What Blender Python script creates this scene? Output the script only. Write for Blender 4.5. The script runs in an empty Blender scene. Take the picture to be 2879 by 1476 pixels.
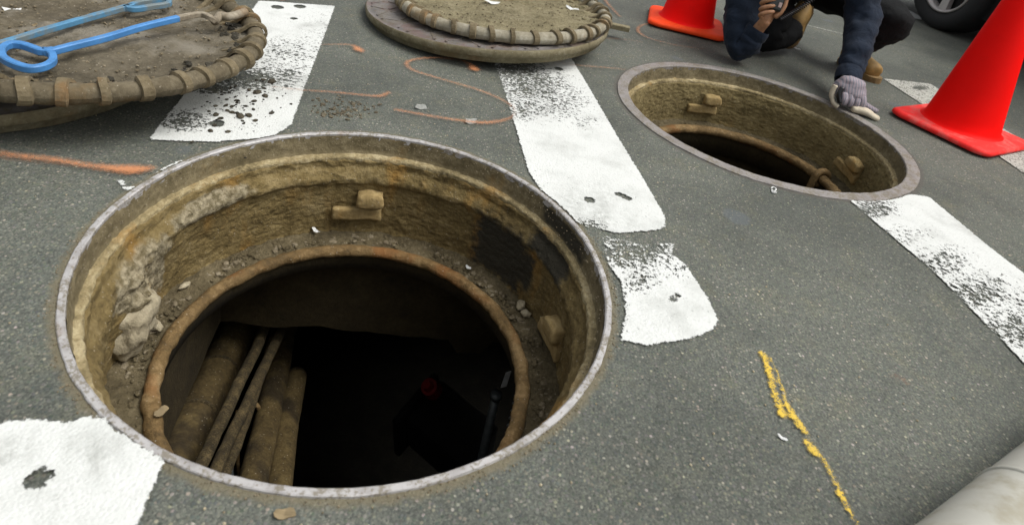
import bpy, bmesh, math, random
from mathutils import Vector, Matrix, noise
random.seed(7)
scene = bpy.context.scene
COL = scene.collection
R_ = math.radians

# ------------------------------------------------------------------ camera
F_PX, PITCH, ROLL, CAM_H = 1841.0, 0.3891, 0.1943, 0.81687
PPX, PPY, IW, IH = 1439.5, 250.0, 2879.0, 1476.0
FW = Vector((0, math.cos(PITCH), -math.sin(PITCH)))
_up0 = Vector((0, math.sin(PITCH), math.cos(PITCH)))
_rt0 = Vector((1, 0, 0))
RT = math.cos(ROLL) * _rt0 + math.sin(ROLL) * _up0
UP = -math.sin(ROLL) * _rt0 + math.cos(ROLL) * _up0
CAM = Vector((0, 0, CAM_H))
cd = bpy.data.cameras.new('camera')
cam = bpy.data.objects.new('camera', cd)
COL.objects.link(cam)
m = Matrix((RT, UP, -FW)).transposed().to_4x4()
m.translation = CAM
cam.matrix_world = m
cd.sensor_fit = 'HORIZONTAL'
cd.sensor_width = 36
cd.lens = 36 * F_PX / IW
cd.shift_y = (PPY - IH / 2) / IW
cd.clip_start = 0.02
cd.clip_end = 2000
cd.dof.use_dof = True
cd.dof.focus_distance = 1.7
cd.dof.aperture_fstop = 5.6
scene.camera = cam
scene.render.resolution_x, scene.render.resolution_y = 1024, 524

# ------------------------------------------------------------------ light
SUN_EL, SUN_AZ = R_(62), R_(-8)          # azimuth measured from +x towards +y
w = bpy.data.worlds.new('World')
scene.world = w
w.use_nodes = True
wn, wl = w.node_tree.nodes, w.node_tree.links
wn.clear()
sky = wn.new('ShaderNodeTexSky')
sky.sky_type = 'NISHITA'
sky.sun_disc = False
sky.sun_elevation = SUN_EL
sky.sun_rotation = R_(90) - SUN_AZ
sky.air_density, sky.dust_density, sky.ozone_density = 1.0, 6.0, 1.0
hsv = wn.new('ShaderNodeHueSaturation')
hsv.inputs['Saturation'].default_value = 0.18
bg = wn.new('ShaderNodeBackground')
bg.inputs['Strength'].default_value = 0.15
wo = wn.new('ShaderNodeOutputWorld')
wl.new(sky.outputs[0], hsv.inputs['Color'])
wl.new(hsv.outputs[0], bg.inputs['Color'])
wl.new(bg.outputs[0], wo.inputs['Surface'])
sd = bpy.data.lights.new('sun', 'SUN')
sd.energy = 1.4
sd.angle = R_(35)
sd.color = (1.0, 0.97, 0.92)
sun = bpy.data.objects.new('sun', sd)
COL.objects.link(sun)
sdir = Vector((math.cos(SUN_EL) * math.cos(SUN_AZ), math.cos(SUN_EL) * math.sin(SUN_AZ), math.sin(SUN_EL)))
sun.rotation_euler = sdir.to_track_quat('Z', 'Y').to_euler()
sun.location = (3, 3, 8)
scene.view_settings.view_transform = 'Standard'
scene.view_settings.look = 'None'
scene.view_settings.gamma = 1
scene.view_settings.exposure = 0.20

# ------------------------------------------------------------------ geometry of the view: where a point of the photo stands in the place
def raydir(x, y):
    return FW + RT * ((x - PPX) / F_PX) - UP * ((y - PPY) / F_PX)
def G(x, y, z=0.0):                       # on the level z
    d = raydir(x, y)
    return CAM + d * ((z - CAM_H) / d.z)
def RY(x, y, Y):                          # at the distance Y
    d = raydir(x, y)
    return CAM + d * (Y / d.y)
def PX(v):
    d = Vector(v) - CAM
    k = d.dot(FW)
    return PPX + F_PX * d.dot(RT) / k, PPY - F_PX * d.dot(UP) / k
def wall_hit(x, y, c, R):                 # far side of a well of radius R
    d = raydir(x, y)
    ox, oy = -c[0], -c[1]
    a, b, cc = d.x**2 + d.y**2, 2 * (ox * d.x + oy * d.y), ox**2 + oy**2 - R * R
    t = (-b + math.sqrt(max(0, b * b - 4 * a * cc))) / (2 * a)
    p = CAM + d * t
    return math.atan2(p.y - c[1], p.x - c[0]), p.z

C1, C2 = Vector((-.2207, 1.0283)), Vector((.8774, 2.1581))      # middles of the two wells
# ------------------------------------------------------------------ helpers: objects
def link(name, me, mat, parent=None):
    o = bpy.data.objects.new(name, me)
    COL.objects.link(o)
    if mat is not None and len(me.materials) == 0:
        me.materials.append(mat)
    if parent is not None:
        o.parent = parent
    return o
def tag(o, label=None, cat=None, group=None, kind=None):
    if label: o['label'] = label
    if cat: o['category'] = cat
    if group: o['group'] = group
    if kind: o['kind'] = kind
    return o
def empty(name, loc=(0, 0, 0), rot=(0, 0, 0)):
    o = bpy.data.objects.new(name, None)
    COL.objects.link(o)
    o.location = loc
    o.rotation_euler = rot
    o.empty_display_size = 0.1
    return o
def smooth(me, on=True):
    me.polygons.foreach_set('use_smooth', [on] * len(me.polygons))
    return me
def mesh(vs, fs, sm=True):
    me = bpy.data.meshes.new('mesh')
    me.from_pydata([tuple(v) for v in vs], [], fs)
    me.update()
    return smooth(me, sm)
def bm_mesh(bm, sm=False):
    me = bpy.data.meshes.new('mesh')
    bmesh.ops.recalc_face_normals(bm, faces=bm.faces[:])
    bm.to_mesh(me)
    bm.free()
    return smooth(me, sm)
def nz(p, s, o=3, seed=0.0):
    return noise.fractal(Vector((p[0] * s + seed, p[1] * s - seed, p[2] * s + seed * 2)), 1.0, 2.0, o)
def box_bm(bm, c, s, rot=None, bev=0.0):
    r = bmesh.ops.create_cube(bm, size=1)
    vs = r['verts']
    bmesh.ops.scale(bm, vec=s, verts=vs)
    if bev:
        es = list({e for v in vs for e in v.link_edges})
        rr = bmesh.ops.bevel(bm, geom=es, offset=bev, segments=2, affect='EDGES', profile=0.6)
        vs = list({v for f in rr['faces'] for v in f.verts} | {v for v in vs if v.is_valid})
    if rot is not None:
        bmesh.ops.rotate(bm, cent=(0, 0, 0), matrix=rot, verts=vs)
    bmesh.ops.translate(bm, vec=c, verts=vs)
    return vs
def lathe(c, prof, n=240, fn=None, a0=0.0, a1=2 * math.pi):
    """prof: list of (r, z); fn(theta, r, z, j) -> (r, z)."""
    closed = abs(a1 - a0 - 2 * math.pi) < 1e-6
    vs, fs = [], []
    k = len(prof)
    cols = n if closed else n + 1
    for i in range(cols):
        t = a0 + (a1 - a0) * i / n
        for j, (r, z) in enumerate(prof):
            if fn: r, z = fn(t, r, z, j)
            vs.append((c[0] + r * math.cos(t), c[1] + r * math.sin(t), z))
    for i in range(n):
        i2 = (i + 1) % cols
        for j in range(k - 1):
            fs.append((i * k + j, i * k + j + 1, i2 * k + j + 1, i2 * k + j))
    return mesh(vs, fs)
def resample(prof, step):
    out = [prof[0]]
    for a, b in zip(prof, prof[1:]):
        L = math.hypot(b[0] - a[0], b[1] - a[1])
        q = max(1, int(L / step))
        for i in range(1, q + 1):
            out.append((a[0] + (b[0] - a[0]) * i / q, a[1] + (b[1] - a[1]) * i / q))
    return out
def smooth_path(pts, n=8):
    pts = [Vector(p) for p in pts]
    out = []
    for i in range(len(pts) - 1):
        p0, p1, p2, p3 = pts[max(i - 1, 0)], pts[i], pts[i + 1], pts[min(i + 2, len(pts) - 1)]
        for k in range(n):
            t = k / n
            out.append(0.5 * ((2 * p1) + (p2 - p0) * t + (2 * p0 - 5 * p1 + 4 * p2 - p3) * t * t + (3 * p1 - p0 - 3 * p2 + p3) * t ** 3))
    out.append(pts[-1])
    return out
def tube(pts, rad, seg=12, closed=False, cap=True, square=None, ns=0, namp=0):
    """square: (half width, half height) makes a bar of that section, kept level."""
    pts = [Vector(p) for p in pts]
    N = len(pts)
    vs, fs = [], []
    nrm = None
    for i, p in enumerate(pts):
        a = pts[(i - 1) % N] if (closed or i > 0) else p
        b = pts[(i + 1) % N] if (closed or i < N - 1) else p
        t = (b - a).normalized()
        if square:
            side = t.cross(Vector((0, 0, 1)))
            side = side.normalized() if side.length > 1e-4 else Vector((1, 0, 0))
            u = side.cross(t)
            hw, hh = square
            c = 0.72
            for (sx, sy) in ((-1, -c), (-c, -1), (c, -1), (1, -c), (1, c), (c, 1), (-c, 1), (-1, c)):
                vs.append(p + side * (sx * hw) + u * (sy * hh))
            sg = 8
        else:
            if nrm is None:
                nrm = t.orthogonal().normalized()
            nrm = (nrm - t * nrm.dot(t)).normalized()
            bi = t.cross(nrm)
            r = rad[i] if isinstance(rad, (list, tuple)) else rad
            sg = seg
            for k in range(seg):
                an = 2 * math.pi * k / seg
                q = p + (nrm * math.cos(an) + bi * math.sin(an)) * r
                if namp:
                    q = p + (q - p) * (1 + namp * nz(q, ns))
                vs.append(q)
    for i in range(N if closed else N - 1):
        j = (i + 1) % N
        for k in range(sg):
            fs.append((i * sg + k, i * sg + (k + 1) % sg, j * sg + (k + 1) % sg, j * sg + k))
    if cap and not closed:
        fs.append(tuple(range(sg))[::-1])
        fs.append(tuple((N - 1) * sg + k for k in range(sg)))
    return mesh(vs, fs, sm=not square)

# ------------------------------------------------------------------ helpers: materials
class NT:
    def __init__(s, name):
        s.m = bpy.data.materials.new(name)
        s.m.use_nodes = True
        s.t = s.m.node_tree
        s.t.nodes.clear()
        s.out = s.n('ShaderNodeOutputMaterial')
        s.geo = s.n('ShaderNodeNewGeometry')
        s.tc = s.n('ShaderNodeTexCoord')
    def n(s, typ, **kw):
        nd = s.t.nodes.new(typ)
        for k, v in kw.items():
            setattr(nd, k, v)
        return nd
    def l(s, a, b):
        s.t.links.new(a, b)
    def put(s, sock, v):
        if isinstance(v, bpy.types.NodeSocket): s.l(v, sock)
        elif isinstance(v, (tuple, list)):
            sock.default_value = tuple(v) + ((1,) if len(v) == 3 and sock.type == 'RGBA' else ())
        else: sock.default_value = v
    def pos(s, obj=False, scale=None):
        v = s.tc.outputs['Object'] if obj else s.geo.outputs['Position']
        if scale:
            mp = s.n('ShaderNodeMapping')
            mp.inputs['Scale'].default_value = scale
            s.l(v, mp.inputs['Vector'])
            v = mp.outputs[0]
        return v
    def noise(s, scale, detail=4, rough=0.55, vec=None, dist=0.0):
        nd = s.n('ShaderNodeTexNoise')
        s.put(nd.inputs['Vector'], vec or s.pos())
        nd.inputs['Scale'].default_value = scale
        nd.inputs['Detail'].default_value = detail
        nd.inputs['Roughness'].default_value = rough
        nd.inputs['Distortion'].default_value = dist
        return nd.outputs['Fac']
    def voro(s, scale, vec=None, feature='F1', out='Distance', rnd=1.0):
        nd = s.n('ShaderNodeTexVoronoi', feature=feature)
        s.put(nd.inputs['Vector'], vec or s.pos())
        nd.inputs['Scale'].default_value = scale
        nd.inputs['Randomness'].default_value = rnd
        return nd.outputs[out]
    def math(s, op, a, b=0.0, clamp=False):
        nd = s.n('ShaderNodeMath', operation=op, use_clamp=clamp)
        s.put(nd.inputs[0], a)
        s.put(nd.inputs[1], b)
        return nd.outputs[0]
    def ramp(s, f, *stops):
        nd = s.n('ShaderNodeValToRGB')
        el = nd.color_ramp.elements
        while len(el) < len(stops): el.new(0.5)
        for e, (p, c) in zip(el, stops):
            e.position = p
            e.color = tuple(c) + (1,) if not isinstance(c, (int, float)) else (c, c, c, 1)
        s.put(nd.inputs[0], f)
        return nd.outputs[0]
    def step(s, f, lo, hi):
        nd = s.n('ShaderNodeMapRange', interpolation_type='SMOOTHSTEP')
        s.put(nd.inputs['Value'], f)
        s.put(nd.inputs['From Min'], lo)
        s.put(nd.inputs['From Max'], hi)
        return nd.outputs[0]
    def mix(s, f, a, b, blend='MIX'):
        nd = s.n('ShaderNodeMix', data_type='RGBA', blend_type=blend)
        s.put(nd.inputs[0], f)
        s.put(nd.inputs[6], a)
        s.put(nd.inputs[7], b)
        return nd.outputs[2]
    def attr(s, name):
        return s.n('ShaderNodeAttribute', attribute_name=name).outputs['Fac']
    def sep(s, v=None):
        nd = s.n('ShaderNodeSeparateColor')
        s.put(nd.inputs[0], v)
        return nd.outputs
    def bump(s, h, strength=0.5, dist=0.01, normal=None):
        nd = s.n('ShaderNodeBump')
        nd.inputs['Strength'].default_value = strength
        nd.inputs['Distance'].default_value = dist
        s.put(nd.inputs['Height'], h)
        if normal is not None: s.l(normal, nd.inputs['Normal'])
        return nd.outputs[0]
    def bsdf(s, col, rough=0.8, metal=0.0, normal=None, spec=0.5, alpha=None, sheen=0.0):
        b = s.n('ShaderNodeBsdfPrincipled')
        s.put(b.inputs['Base Color'], col)
        s.put(b.inputs['Roughness'], rough)
        s.put(b.inputs['Metallic'], metal)
        b.inputs['Specular IOR Level'].default_value = spec
        if sheen: b.inputs['Sheen Weight'].default_value = sheen
        if normal is not None: s.l(normal, b.inputs['Normal'])
        if alpha is not None: s.put(b.inputs['Alpha'], alpha)
        s.l(b.outputs[0], s.out.inputs['Surface'])
        return s.m

def asphalt_mat():
    t = NT('asphalt')
    A, B = 172, 400
    r1 = t.sep(t.voro(A, out='Color'))[0]
    d1 = t.voro(A)
    r2 = t.sep(t.voro(B, out='Color'))[1]
    d2 = t.voro(B)
    fine = t.noise(700, 2)
    base = t.ramp(r2, (0.0, (.058, .061, .055)), (0.45, (.088, .093, .083)), (0.8, (.112, .116, .102)), (1.0, (.155, .157, .136)))
    st = t.ramp(r1, (0.0, (.056, .060, .055)), (0.35, (.086, .092, .083)), (0.75, (.118, .122, .108)), (0.955, (.165, .165, .142)), (1.0, (.27, .265, .235)))
    hue = t.n('ShaderNodeHueSaturation')
    hue.inputs['Saturation'].default_value = .40
    t.l(t.voro(A, out='Color'), hue.inputs['Color'])
    st = t.mix(.26, st, t.mix(1.0, st, t.mix(1.0, hue.outputs[0], (1.9, 1.9, 1.8), 'MULTIPLY'), 'MULTIPLY'))
    col = t.mix(t.step(d1, 0.52, 0.28), base, st)
    # large soft stains, traffic polish and trodden-in dirt
    s1 = t.noise(1.5, 6, .6)
    col = t.mix(t.step(s1, .38, .62), t.mix(1.0, col, (1.15, 1.17, 1.105), 'MULTIPLY'), t.mix(1.0, col, (.78, .808, .772), 'MULTIPLY'))
    s2 = t.noise(7.5, 7, .65)
    col = t.mix(t.math('MULTIPLY', t.step(s2, .52, .72), .6), col, t.mix(1.0, col, (.70, .715, .73), 'MULTIPLY'))
    col = t.mix(t.math('MULTIPLY', t.step(t.noise(11, 6, .6), .50, .75), .5), col, t.mix(1.0, col, (1.25, 1.17, .96), 'MULTIPLY'))
    spot = t.voro(4.3, rnd=1.0)
    srand = t.sep(t.voro(4.3, out='Color'))[0]
    sp = t.math('MULTIPLY', t.step(t.math('ADD', spot, t.math('MULTIPLY', t.noise(22, 3), .10)), .22, .175), t.step(srand, .60, .61))
    col = t.mix(t.math('MULTIPLY', sp, .55), col, (.098, .112, .120))
    dirt = t.math('MULTIPLY', t.step(t.noise(5.5, 7, .7), .60, .74), t.step(t.noise(140, 2), .35, .6))
    col = t.mix(t.math('MULTIPLY', dirt, .40), col, (.14, .115, .07))
    # cracked, dirt filled asphalt edge where it meets the iron frames
    for c, r in ((C1, .487), (C2, .512)):
        vd = t.n('ShaderNodeVectorMath', operation='DISTANCE')
        t.l(t.pos(), vd.inputs[0])
        vd.inputs[1].default_value = (c.x, c.y, 0)
        e = t.math('SUBTRACT', vd.outputs['Value'], r)
        e = t.math('SUBTRACT', e, t.math('MULTIPLY', t.noise(38, 6, .7), .030))
        k = t.step(e, .004, -.012)
        col = t.mix(t.math('MULTIPLY', k, .75), col, (.15, .128, .078) if c is C1 else (.085, .078, .066))
    h = t.math('ADD', t.math('MULTIPLY', d1, -1.0), t.math('MULTIPLY', fine, .5))
    h = t.math('ADD', h, t.math('MULTIPLY', d2, -.5))
    nrm = t.bump(h, .5, .0028)
    return t.bsdf(col, t.math('ADD', t.math('MULTIPLY', r2, .18), .66), 0, nrm, .35)
def paint_mat(name, base, grime, ragged=.021, soft=.003, wear_scale=120, opacity=1.0, bumpk=.32):
    """road paint on a sheet: attribute 'edge' = metres inside the outline, 'wear' = how much is rubbed away"""
    t = NT(name)
    n1 = t.noise(130, 6, .72)
    e = t.math('ADD', t.attr('edge'), t.math('MULTIPLY', t.math('SUBTRACT', n1, .5), ragged))
    inside = t.step(e, 0.0, soft)
    n2 = t.noise(wear_scale, 6, .70)
    n3 = t.noise(wear_scale * .22, 4, .6)
    nn = t.math('ADD', t.math('MULTIPLY', n2, .86), t.math('MULTIPLY', n3, .14))
    thr = t.math('ADD', .27, t.math('MULTIPLY', t.attr('wear'), .37))
    keep = t.step(t.math('SUBTRACT', nn, thr), -.012, .018)
    g = t.noise(7, 7, .62)
    col = t.mix(t.math('MULTIPLY', t.step(g, .45, .78), .5), base, grime)
    g2 = t.noise(160, 4, .6)
    col = t.mix(t.math('MULTIPLY', t.step(g2, .56, .74), .35), col, grime)
    col = t.mix(t.math('MULTIPLY', t.attr('grime'), t.step(t.noise(55, 6, .7), .30, .62)), col, grime)
    col = t.mix(t.math('MULTIPLY', t.step(t.voro(205), .30, .12), .10), col, grime)
    nrm = t.bump(t.math('ADD', g2, t.math('MULTIPLY', t.voro(205), -1.2)), bumpk, .003)
    return t.bsdf(col, .75, 0, nrm, .3, alpha=t.math('MULTIPLY', t.math('MULTIPLY', inside, keep), opacity))
def earth_mat(name, dark, mid, light, rust=None, scale=1.0, bump=.8, bdist=.006, streak=False, extra=None, rough=.92, rustlo=.55, grains=.5):
    t = NT(name)
    n1 = t.noise(14 * scale, 8, .66)
    n2 = t.noise(90 * scale, 6, .65)
    n3 = t.noise(4 * scale, 4, .6)
    f = t.math('ADD', t.math('MULTIPLY', n1, .6), t.math('MULTIPLY', n2, .4))
    col = t.ramp(f, (.33, dark), (.50, mid), (.68, light))
    if rust:
        rr = t.noise(6.5 * scale, 6, .6, vec=t.pos(scale=(1, 1, .35)) if streak else None)
        col = t.mix(t.math('MULTIPLY', t.step(rr, rustlo, rustlo + .16), .75), col, rust)
    col = t.mix(t.math('MULTIPLY', t.step(n3, .5, .75), .35), col, t.mix(1.0, col, (.55, .55, .58), 'MULTIPLY'))
    gr = t.math('MULTIPLY', t.step(t.sep(t.voro(230 * scale, out='Color'))[0], .95, .97), t.step(t.voro(230 * scale), .4, .25))
    col = t.mix(t.math('MULTIPLY', gr, grains), col, (.42, .38, .30)) if grains else col
    if extra: col = extra(t, col)
    h = t.math('ADD', t.math('MULTIPLY', n2, 1.0), t.math('MULTIPLY', t.noise(260 * scale, 3), .35))
    nrm = t.bump(h, bump, bdist)
    return t.bsdf(col, rough, 0, nrm, .25)
def metal_mat(name, base, dark, rust, grime=(.16, .135, .085), rough=.5, metal=.5, rustlo=.56):
    t = NT(name)
    a = t.noise(22, 7, .62)
    b = t.noise(160, 5, .6)
    col = t.mix(t.step(a, .42, .66), base, dark)
    col = t.mix(t.math('MULTIPLY', t.step(t.noise(9, 7, .65), rustlo, rustlo + .12), .8), col, rust)
    col = t.mix(t.math('MULTIPLY', t.step(b, .58, .70), .4), col, dark)
    col = t.mix(t.math('MULTIPLY', t.step(t.math('ADD', t.math('MULTIPLY', t.noise(20, 8, .72), .6), t.math('MULTIPLY', b, .4)), .485, .575), .72), col, grime)
    return t.bsdf(col, t.math('ADD', t.math('MULTIPLY', b, .3), rough - .1), metal, t.bump(b, .25, .003), .5)
def plain_mat(name, base, rough=.6, var=.15, scale=40, metal=0.0, bump=.15, bdist=.002, spec=.5, sheen=0.0, dirt=None, dirtlo=.58, dscale=12):
    t = NT(name)
    a = t.noise(scale, 5, .6)
    d = tuple(c * (1 - var * 2) for c in base)
    col = t.mix(t.step(a, .3, .7), d, base)
    if dirt: col = t.mix(t.math('MULTIPLY', t.step(t.noise(dscale, 7, .65), dirtlo, dirtlo + .18), .7), col, dirt)
    return t.bsdf(col, rough, metal, t.bump(t.noise(scale * 4, 4), bump, bdist), spec, sheen=sheen)
def cloth_mat(name, base, var=.2, weave=900, sheen=.25, fold=0.5):
    t = NT(name)
    a = t.noise(18, 5, .6)
    col = t.mix(t.step(a, .35, .7), tuple(c * (1 - var) for c in base), tuple(c * (1 + var) for c in base))
    f = t.math('ADD', t.noise(26, 3, .5, dist=.8), t.math('MULTIPLY', t.noise(weave, 2), .06))
    return t.bsdf(col, .9, 0, t.bump(f, fold, .012), .2, sheen=sheen)

def tar_patch(t, col):
    return t.mix(t.step(t.math('ADD', t.attr('tar'), t.math('MULTIPLY', t.math('SUBTRACT', t.noise(60, 5), .5), .4)), .38, .62), col, (.040, .036, .025))
def pale_patch(t, col):
    k = t.step(t.math('ADD', t.attr('pale'), t.math('MULTIPLY', t.math('SUBTRACT', t.noise(40, 5), .5), .5)), .40, .6)
    return tar_patch(t, t.mix(t.math('MULTIPLY', k, .85), col, t.mix(t.step(t.noise(70, 6, .7), .35, .65), (.11, .092, .052), (.36, .315, .215))))

M = {}
M['asphalt'] = asphalt_mat()
M['white'] = paint_mat('white_road_paint', (.60, .615, .59), (.25, .26, .235), wear_scale=120)
M['oldwhite'] = paint_mat('old_white_road_paint', (.46, .46, .41), (.24, .24, .21), wear_scale=150)
M['orange'] = paint_mat('orange_spray_paint', (.60, .25, .11), (.38, .20, .11), ragged=.030, soft=.026, wear_scale=200, opacity=.78, bumpk=.10)
M['yellow'] = paint_mat('yellow_spray_paint', (.70, .48, .06), (.42, .32, .08), ragged=.026, soft=.008, wear_scale=190, opacity=.88, bumpk=.10)
M['ring'] = metal_mat('scuffed_cast_iron', (.43, .42, .412), (.31, .297, .288), (.26, .20, .15), rough=.5, metal=.2, rustlo=.60)
M['flange'] = metal_mat('worn_flange_iron', (.26, .243, .228), (.205, .19, .18), (.24, .17, .15), rough=.55, metal=.2, rustlo=.62)
M['upper'] = earth_mat('grimy_frame_iron', (.085, .068, .034), (.165, .135, .075), (.28, .235, .14), rust=(.26, .16, .05), bump=.5, extra=tar_patch, rustlo=.60)
M['lip'] = earth_mat('rubbed_seat_lip', (.10, .08, .04), (.30, .24, .125), (.56, .48, .30), rust=(.36, .20, .05), bump=.9, bdist=.008, rustlo=.54)
M['barrel'] = earth_mat('rusty_barrel_wall', (.078, .055, .022), (.172, .126, .050), (.285, .222, .110), rust=(.27, .145, .032), bump=.9, bdist=.007, streak=True, extra=pale_patch, rustlo=.53)
M['shelf'] = earth_mat('wet_dirt', (.055, .043, .022), (.12, .096, .052), (.22, .18, .105), bump=1.0, bdist=.012)
M['rim'] = earth_mat('rusty_inner_rim', (.06, .040, .017), (.15, .096, .038), (.32, .22, .105), rust=(.20, .085, .024), bump=.9, bdist=.005, rough=.75, rustlo=.52)
M['lug'] = earth_mat('rusty_lug', (.17, .12, .048), (.31, .225, .098), (.43, .33, .165), rust=(.36, .20, .05), bump=.6)
M['rubble'] = earth_mat('dirt_crumbs', (.085, .068, .04), (.17, .14, .09), (.30, .26, .18), bump=.5)
M['pale_rock'] = earth_mat('pale_mortar', (.20, .17, .11), (.34, .295, .20), (.50, .45, .33), bump=.8)
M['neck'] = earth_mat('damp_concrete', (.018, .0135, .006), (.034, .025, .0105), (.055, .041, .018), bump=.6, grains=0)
M['barrel2'] = earth_mat('damp_barrel_wall', (.095, .073, .031), (.19, .148, .066), (.29, .235, .115), rust=(.25, .16, .05), bump=.8, bdist=.006, streak=True, rustlo=.57)
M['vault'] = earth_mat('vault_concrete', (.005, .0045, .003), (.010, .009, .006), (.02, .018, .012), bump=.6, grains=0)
M['conduit'] = earth_mat('muddy_conduit', (.03, .021, .009), (.085, .060, .023), (.165, .122, .050), rust=(.018, .014, .009), bump=.5, rustlo=.49)
M['cable'] = earth_mat('tarred_cable', (.013, .011, .008), (.06, .045, .021), (.19, .14, .065), scale=2.6, bump=.9)
M['tubing'] = earth_mat('muddy_gasket', (.062, .050, .030), (.122, .101, .064), (.20, .17, .115), rust=(.15, .10, .045), bump=.5, bdist=.004)
M['clip'] = earth_mat('muddy_clip_iron', (.075, .058, .032), (.145, .116, .068), (.23, .19, .12), rust=(.22, .12, .045), bump=.5, bdist=.004)
M['tubing2'] = earth_mat('dusty_gasket', (.16, .14, .095), (.28, .255, .19), (.42, .40, .33), rust=(.24, .165, .075), bump=.5, bdist=.004)
M['dirt'] = earth_mat('caked_mud', (.052, .043, .027), (.102, .086, .057), (.165, .142, .10), rust=(.215, .195, .155), rustlo=.50, bump=.7, bdist=.008, scale=.8)
M['drydirt'] = earth_mat('dry_sandy_dirt', (.12, .10, .055), (.22, .19, .11), (.33, .29, .18), bump=1.0, bdist=.010)
M['blackmud'] = earth_mat('black_mud', (.018, .016, .012), (.04, .036, .026), (.09, .08, .06), bump=.9, bdist=.008)
M['clod'] = earth_mat('dirt_clod_earth', (.03, .026, .018), (.062, .053, .036), (.12, .105, .075), bump=.9, bdist=.008)
M['coverside'] = earth_mat('cover_edge', (.10, .082, .045), (.19, .165, .10), (.30, .27, .19), rust=(.20, .14, .07), bump=.4)
M['covertop'] = metal_mat('worn_cover_top', (.21, .192, .182), (.145, .135, .125), (.185, .128, .115), rough=.5, metal=.3, rustlo=.5)
M['blue'] = plain_mat('chipped_blue_paint', (.065, .235, .53), rough=.5, var=.12, scale=30, dirt=(.16, .17, .16), dirtlo=.60, dscale=30)
M['dirtyblue'] = plain_mat('dirty_blue_paint', (.08, .24, .40), rough=.55, var=.12, scale=30, dirt=(.17, .16, .11), dirtlo=.42, dscale=14)
M['rustysteel'] = earth_mat('rusty_steel', (.13, .105, .07), (.24, .205, .15), (.40, .36, .28), rust=(.22, .14, .07), bump=.3, bdist=.002, rough=.65)
M['wood'] = earth_mat('muddy_wood', (.11, .095, .055), (.20, .175, .105), (.28, .25, .16), bump=.5)
M['cone'] = plain_mat('red_cone_plastic', (1.0, .004, .002), rough=.6, var=.03, scale=8, bump=.06, spec=.12, dirt=(.62, .012, .006), dirtlo=.60, dscale=9)
M['conebase'] = plain_mat('scuffed_cone_rubber', (.95, .03, .025), rough=.65, var=.06, scale=25, dirt=(.72, .15, .13), dirtlo=.47, dscale=16, spec=.25)
M['conebase2'] = plain_mat('orange_cone_rubber', (1.0, .075, .012), rough=.65, var=.06, spec=.2, scale=25, dirt=(.5, .06, .03), dirtlo=.62, dscale=14)
M['conefoot'] = plain_mat('black_rubber', (.015, .015, .015), rough=.8)
M['pipe'] = plain_mat('dirty_white_plastic', (.45, .445, .39), rough=.6, var=.07, scale=7, dirt=(.27, .245, .17), dirtlo=.50, dscale=11, bump=.2)
M['skin'] = plain_mat('skin', (.47, .24, .125), rough=.5, var=.12, scale=60, bump=.12)
M['navy'] = cloth_mat('navy_fleece', (.012, .019, .033), sheen=.04, fold=.55)
M['black_cloth'] = cloth_mat('black_trousers', (.006, .0066, .007), sheen=.0, fold=.4)
M['boot'] = plain_mat('tan_boot_leather', (.33, .205, .06), rough=.7, var=.2, scale=25, bump=.25, dirt=(.15, .10, .04), dirtlo=.5)
M['sole'] = plain_mat('boot_sole', (.24, .155, .06), rough=.8, var=.2)
M['cream'] = plain_mat('cream_leather', (.60, .53, .40), rough=.85, var=.1, scale=50, bump=.3)
M['hair'] = plain_mat('dark_hair', (.02, .015, .012), rough=.6)
M['radio'] = plain_mat('dark_radio_plastic', (.02, .024, .022), rough=.35, var=.1)
M['radiopale'] = plain_mat('pale_button', (.45, .33, .30), rough=.4)
M['cord'] = plain_mat('black_cord', (.018, .018, .02), rough=.22)
M['carpaint'] = plain_mat('black_car_paint', (.006, .006, .007), rough=.18, var=.02, bump=.0)
M['underbody'] = plain_mat('underbody_plastic', (.008, .008, .008), rough=.8)
M['tyre'] = plain_mat('tyre_rubber', (.014, .0145, .0145), rough=.8, var=.1)
M['alloy'] = plain_mat('alloy_rim', (.50, .47, .45), rough=.35, metal=.6, var=.05)
M['glass'] = plain_mat('car_glass', (.01, .012, .014), rough=.05, var=.0, bump=.0)
M['redplastic'] = plain_mat('red_plastic', (.28, .005, .004), rough=.5)
M['steel'] = plain_mat('dull_steel', (.22, .25, .25), rough=.5, metal=.4)
M['paper'] = plain_mat('white_paper', (.75, .76, .74), rough=.9)
M['greyscrap'] = plain_mat('grey_scrap', (.32, .325, .30), rough=.9)
M['leaf'] = plain_mat('dry_leaf', (.26, .20, .11), rough=.9)
def glove_mat():
    t = NT('striped_glove_cloth')
    o = t.pos(obj=True)
    wv = t.n('ShaderNodeTexWave', wave_type='BANDS', bands_direction='X')
    wv.inputs['Scale'].default_value = 30
    wv.inputs['Distortion'].default_value = 2.5
    wv.inputs['Detail'].default_value = 1
    t.l(o, wv.inputs['Vector'])
    f = wv.outputs['Fac']
    col = t.ramp(f, (.0, (.18, .172, .21)), (.45, (.33, .32, .345)), (.7, (.37, .355, .375)), (.85, (.32, .15, .17)), (.95, (.33, .31, .34)))
    col = t.mix(t.math('MULTIPLY', t.step(t.noise(30, 5), .5, .7), .4), col, (.18, .16, .17))
    return t.bsdf(col, .95, 0, t.bump(t.noise(40, 4), .5, .006), .1)
M['glove'] = glove_mat()

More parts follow.
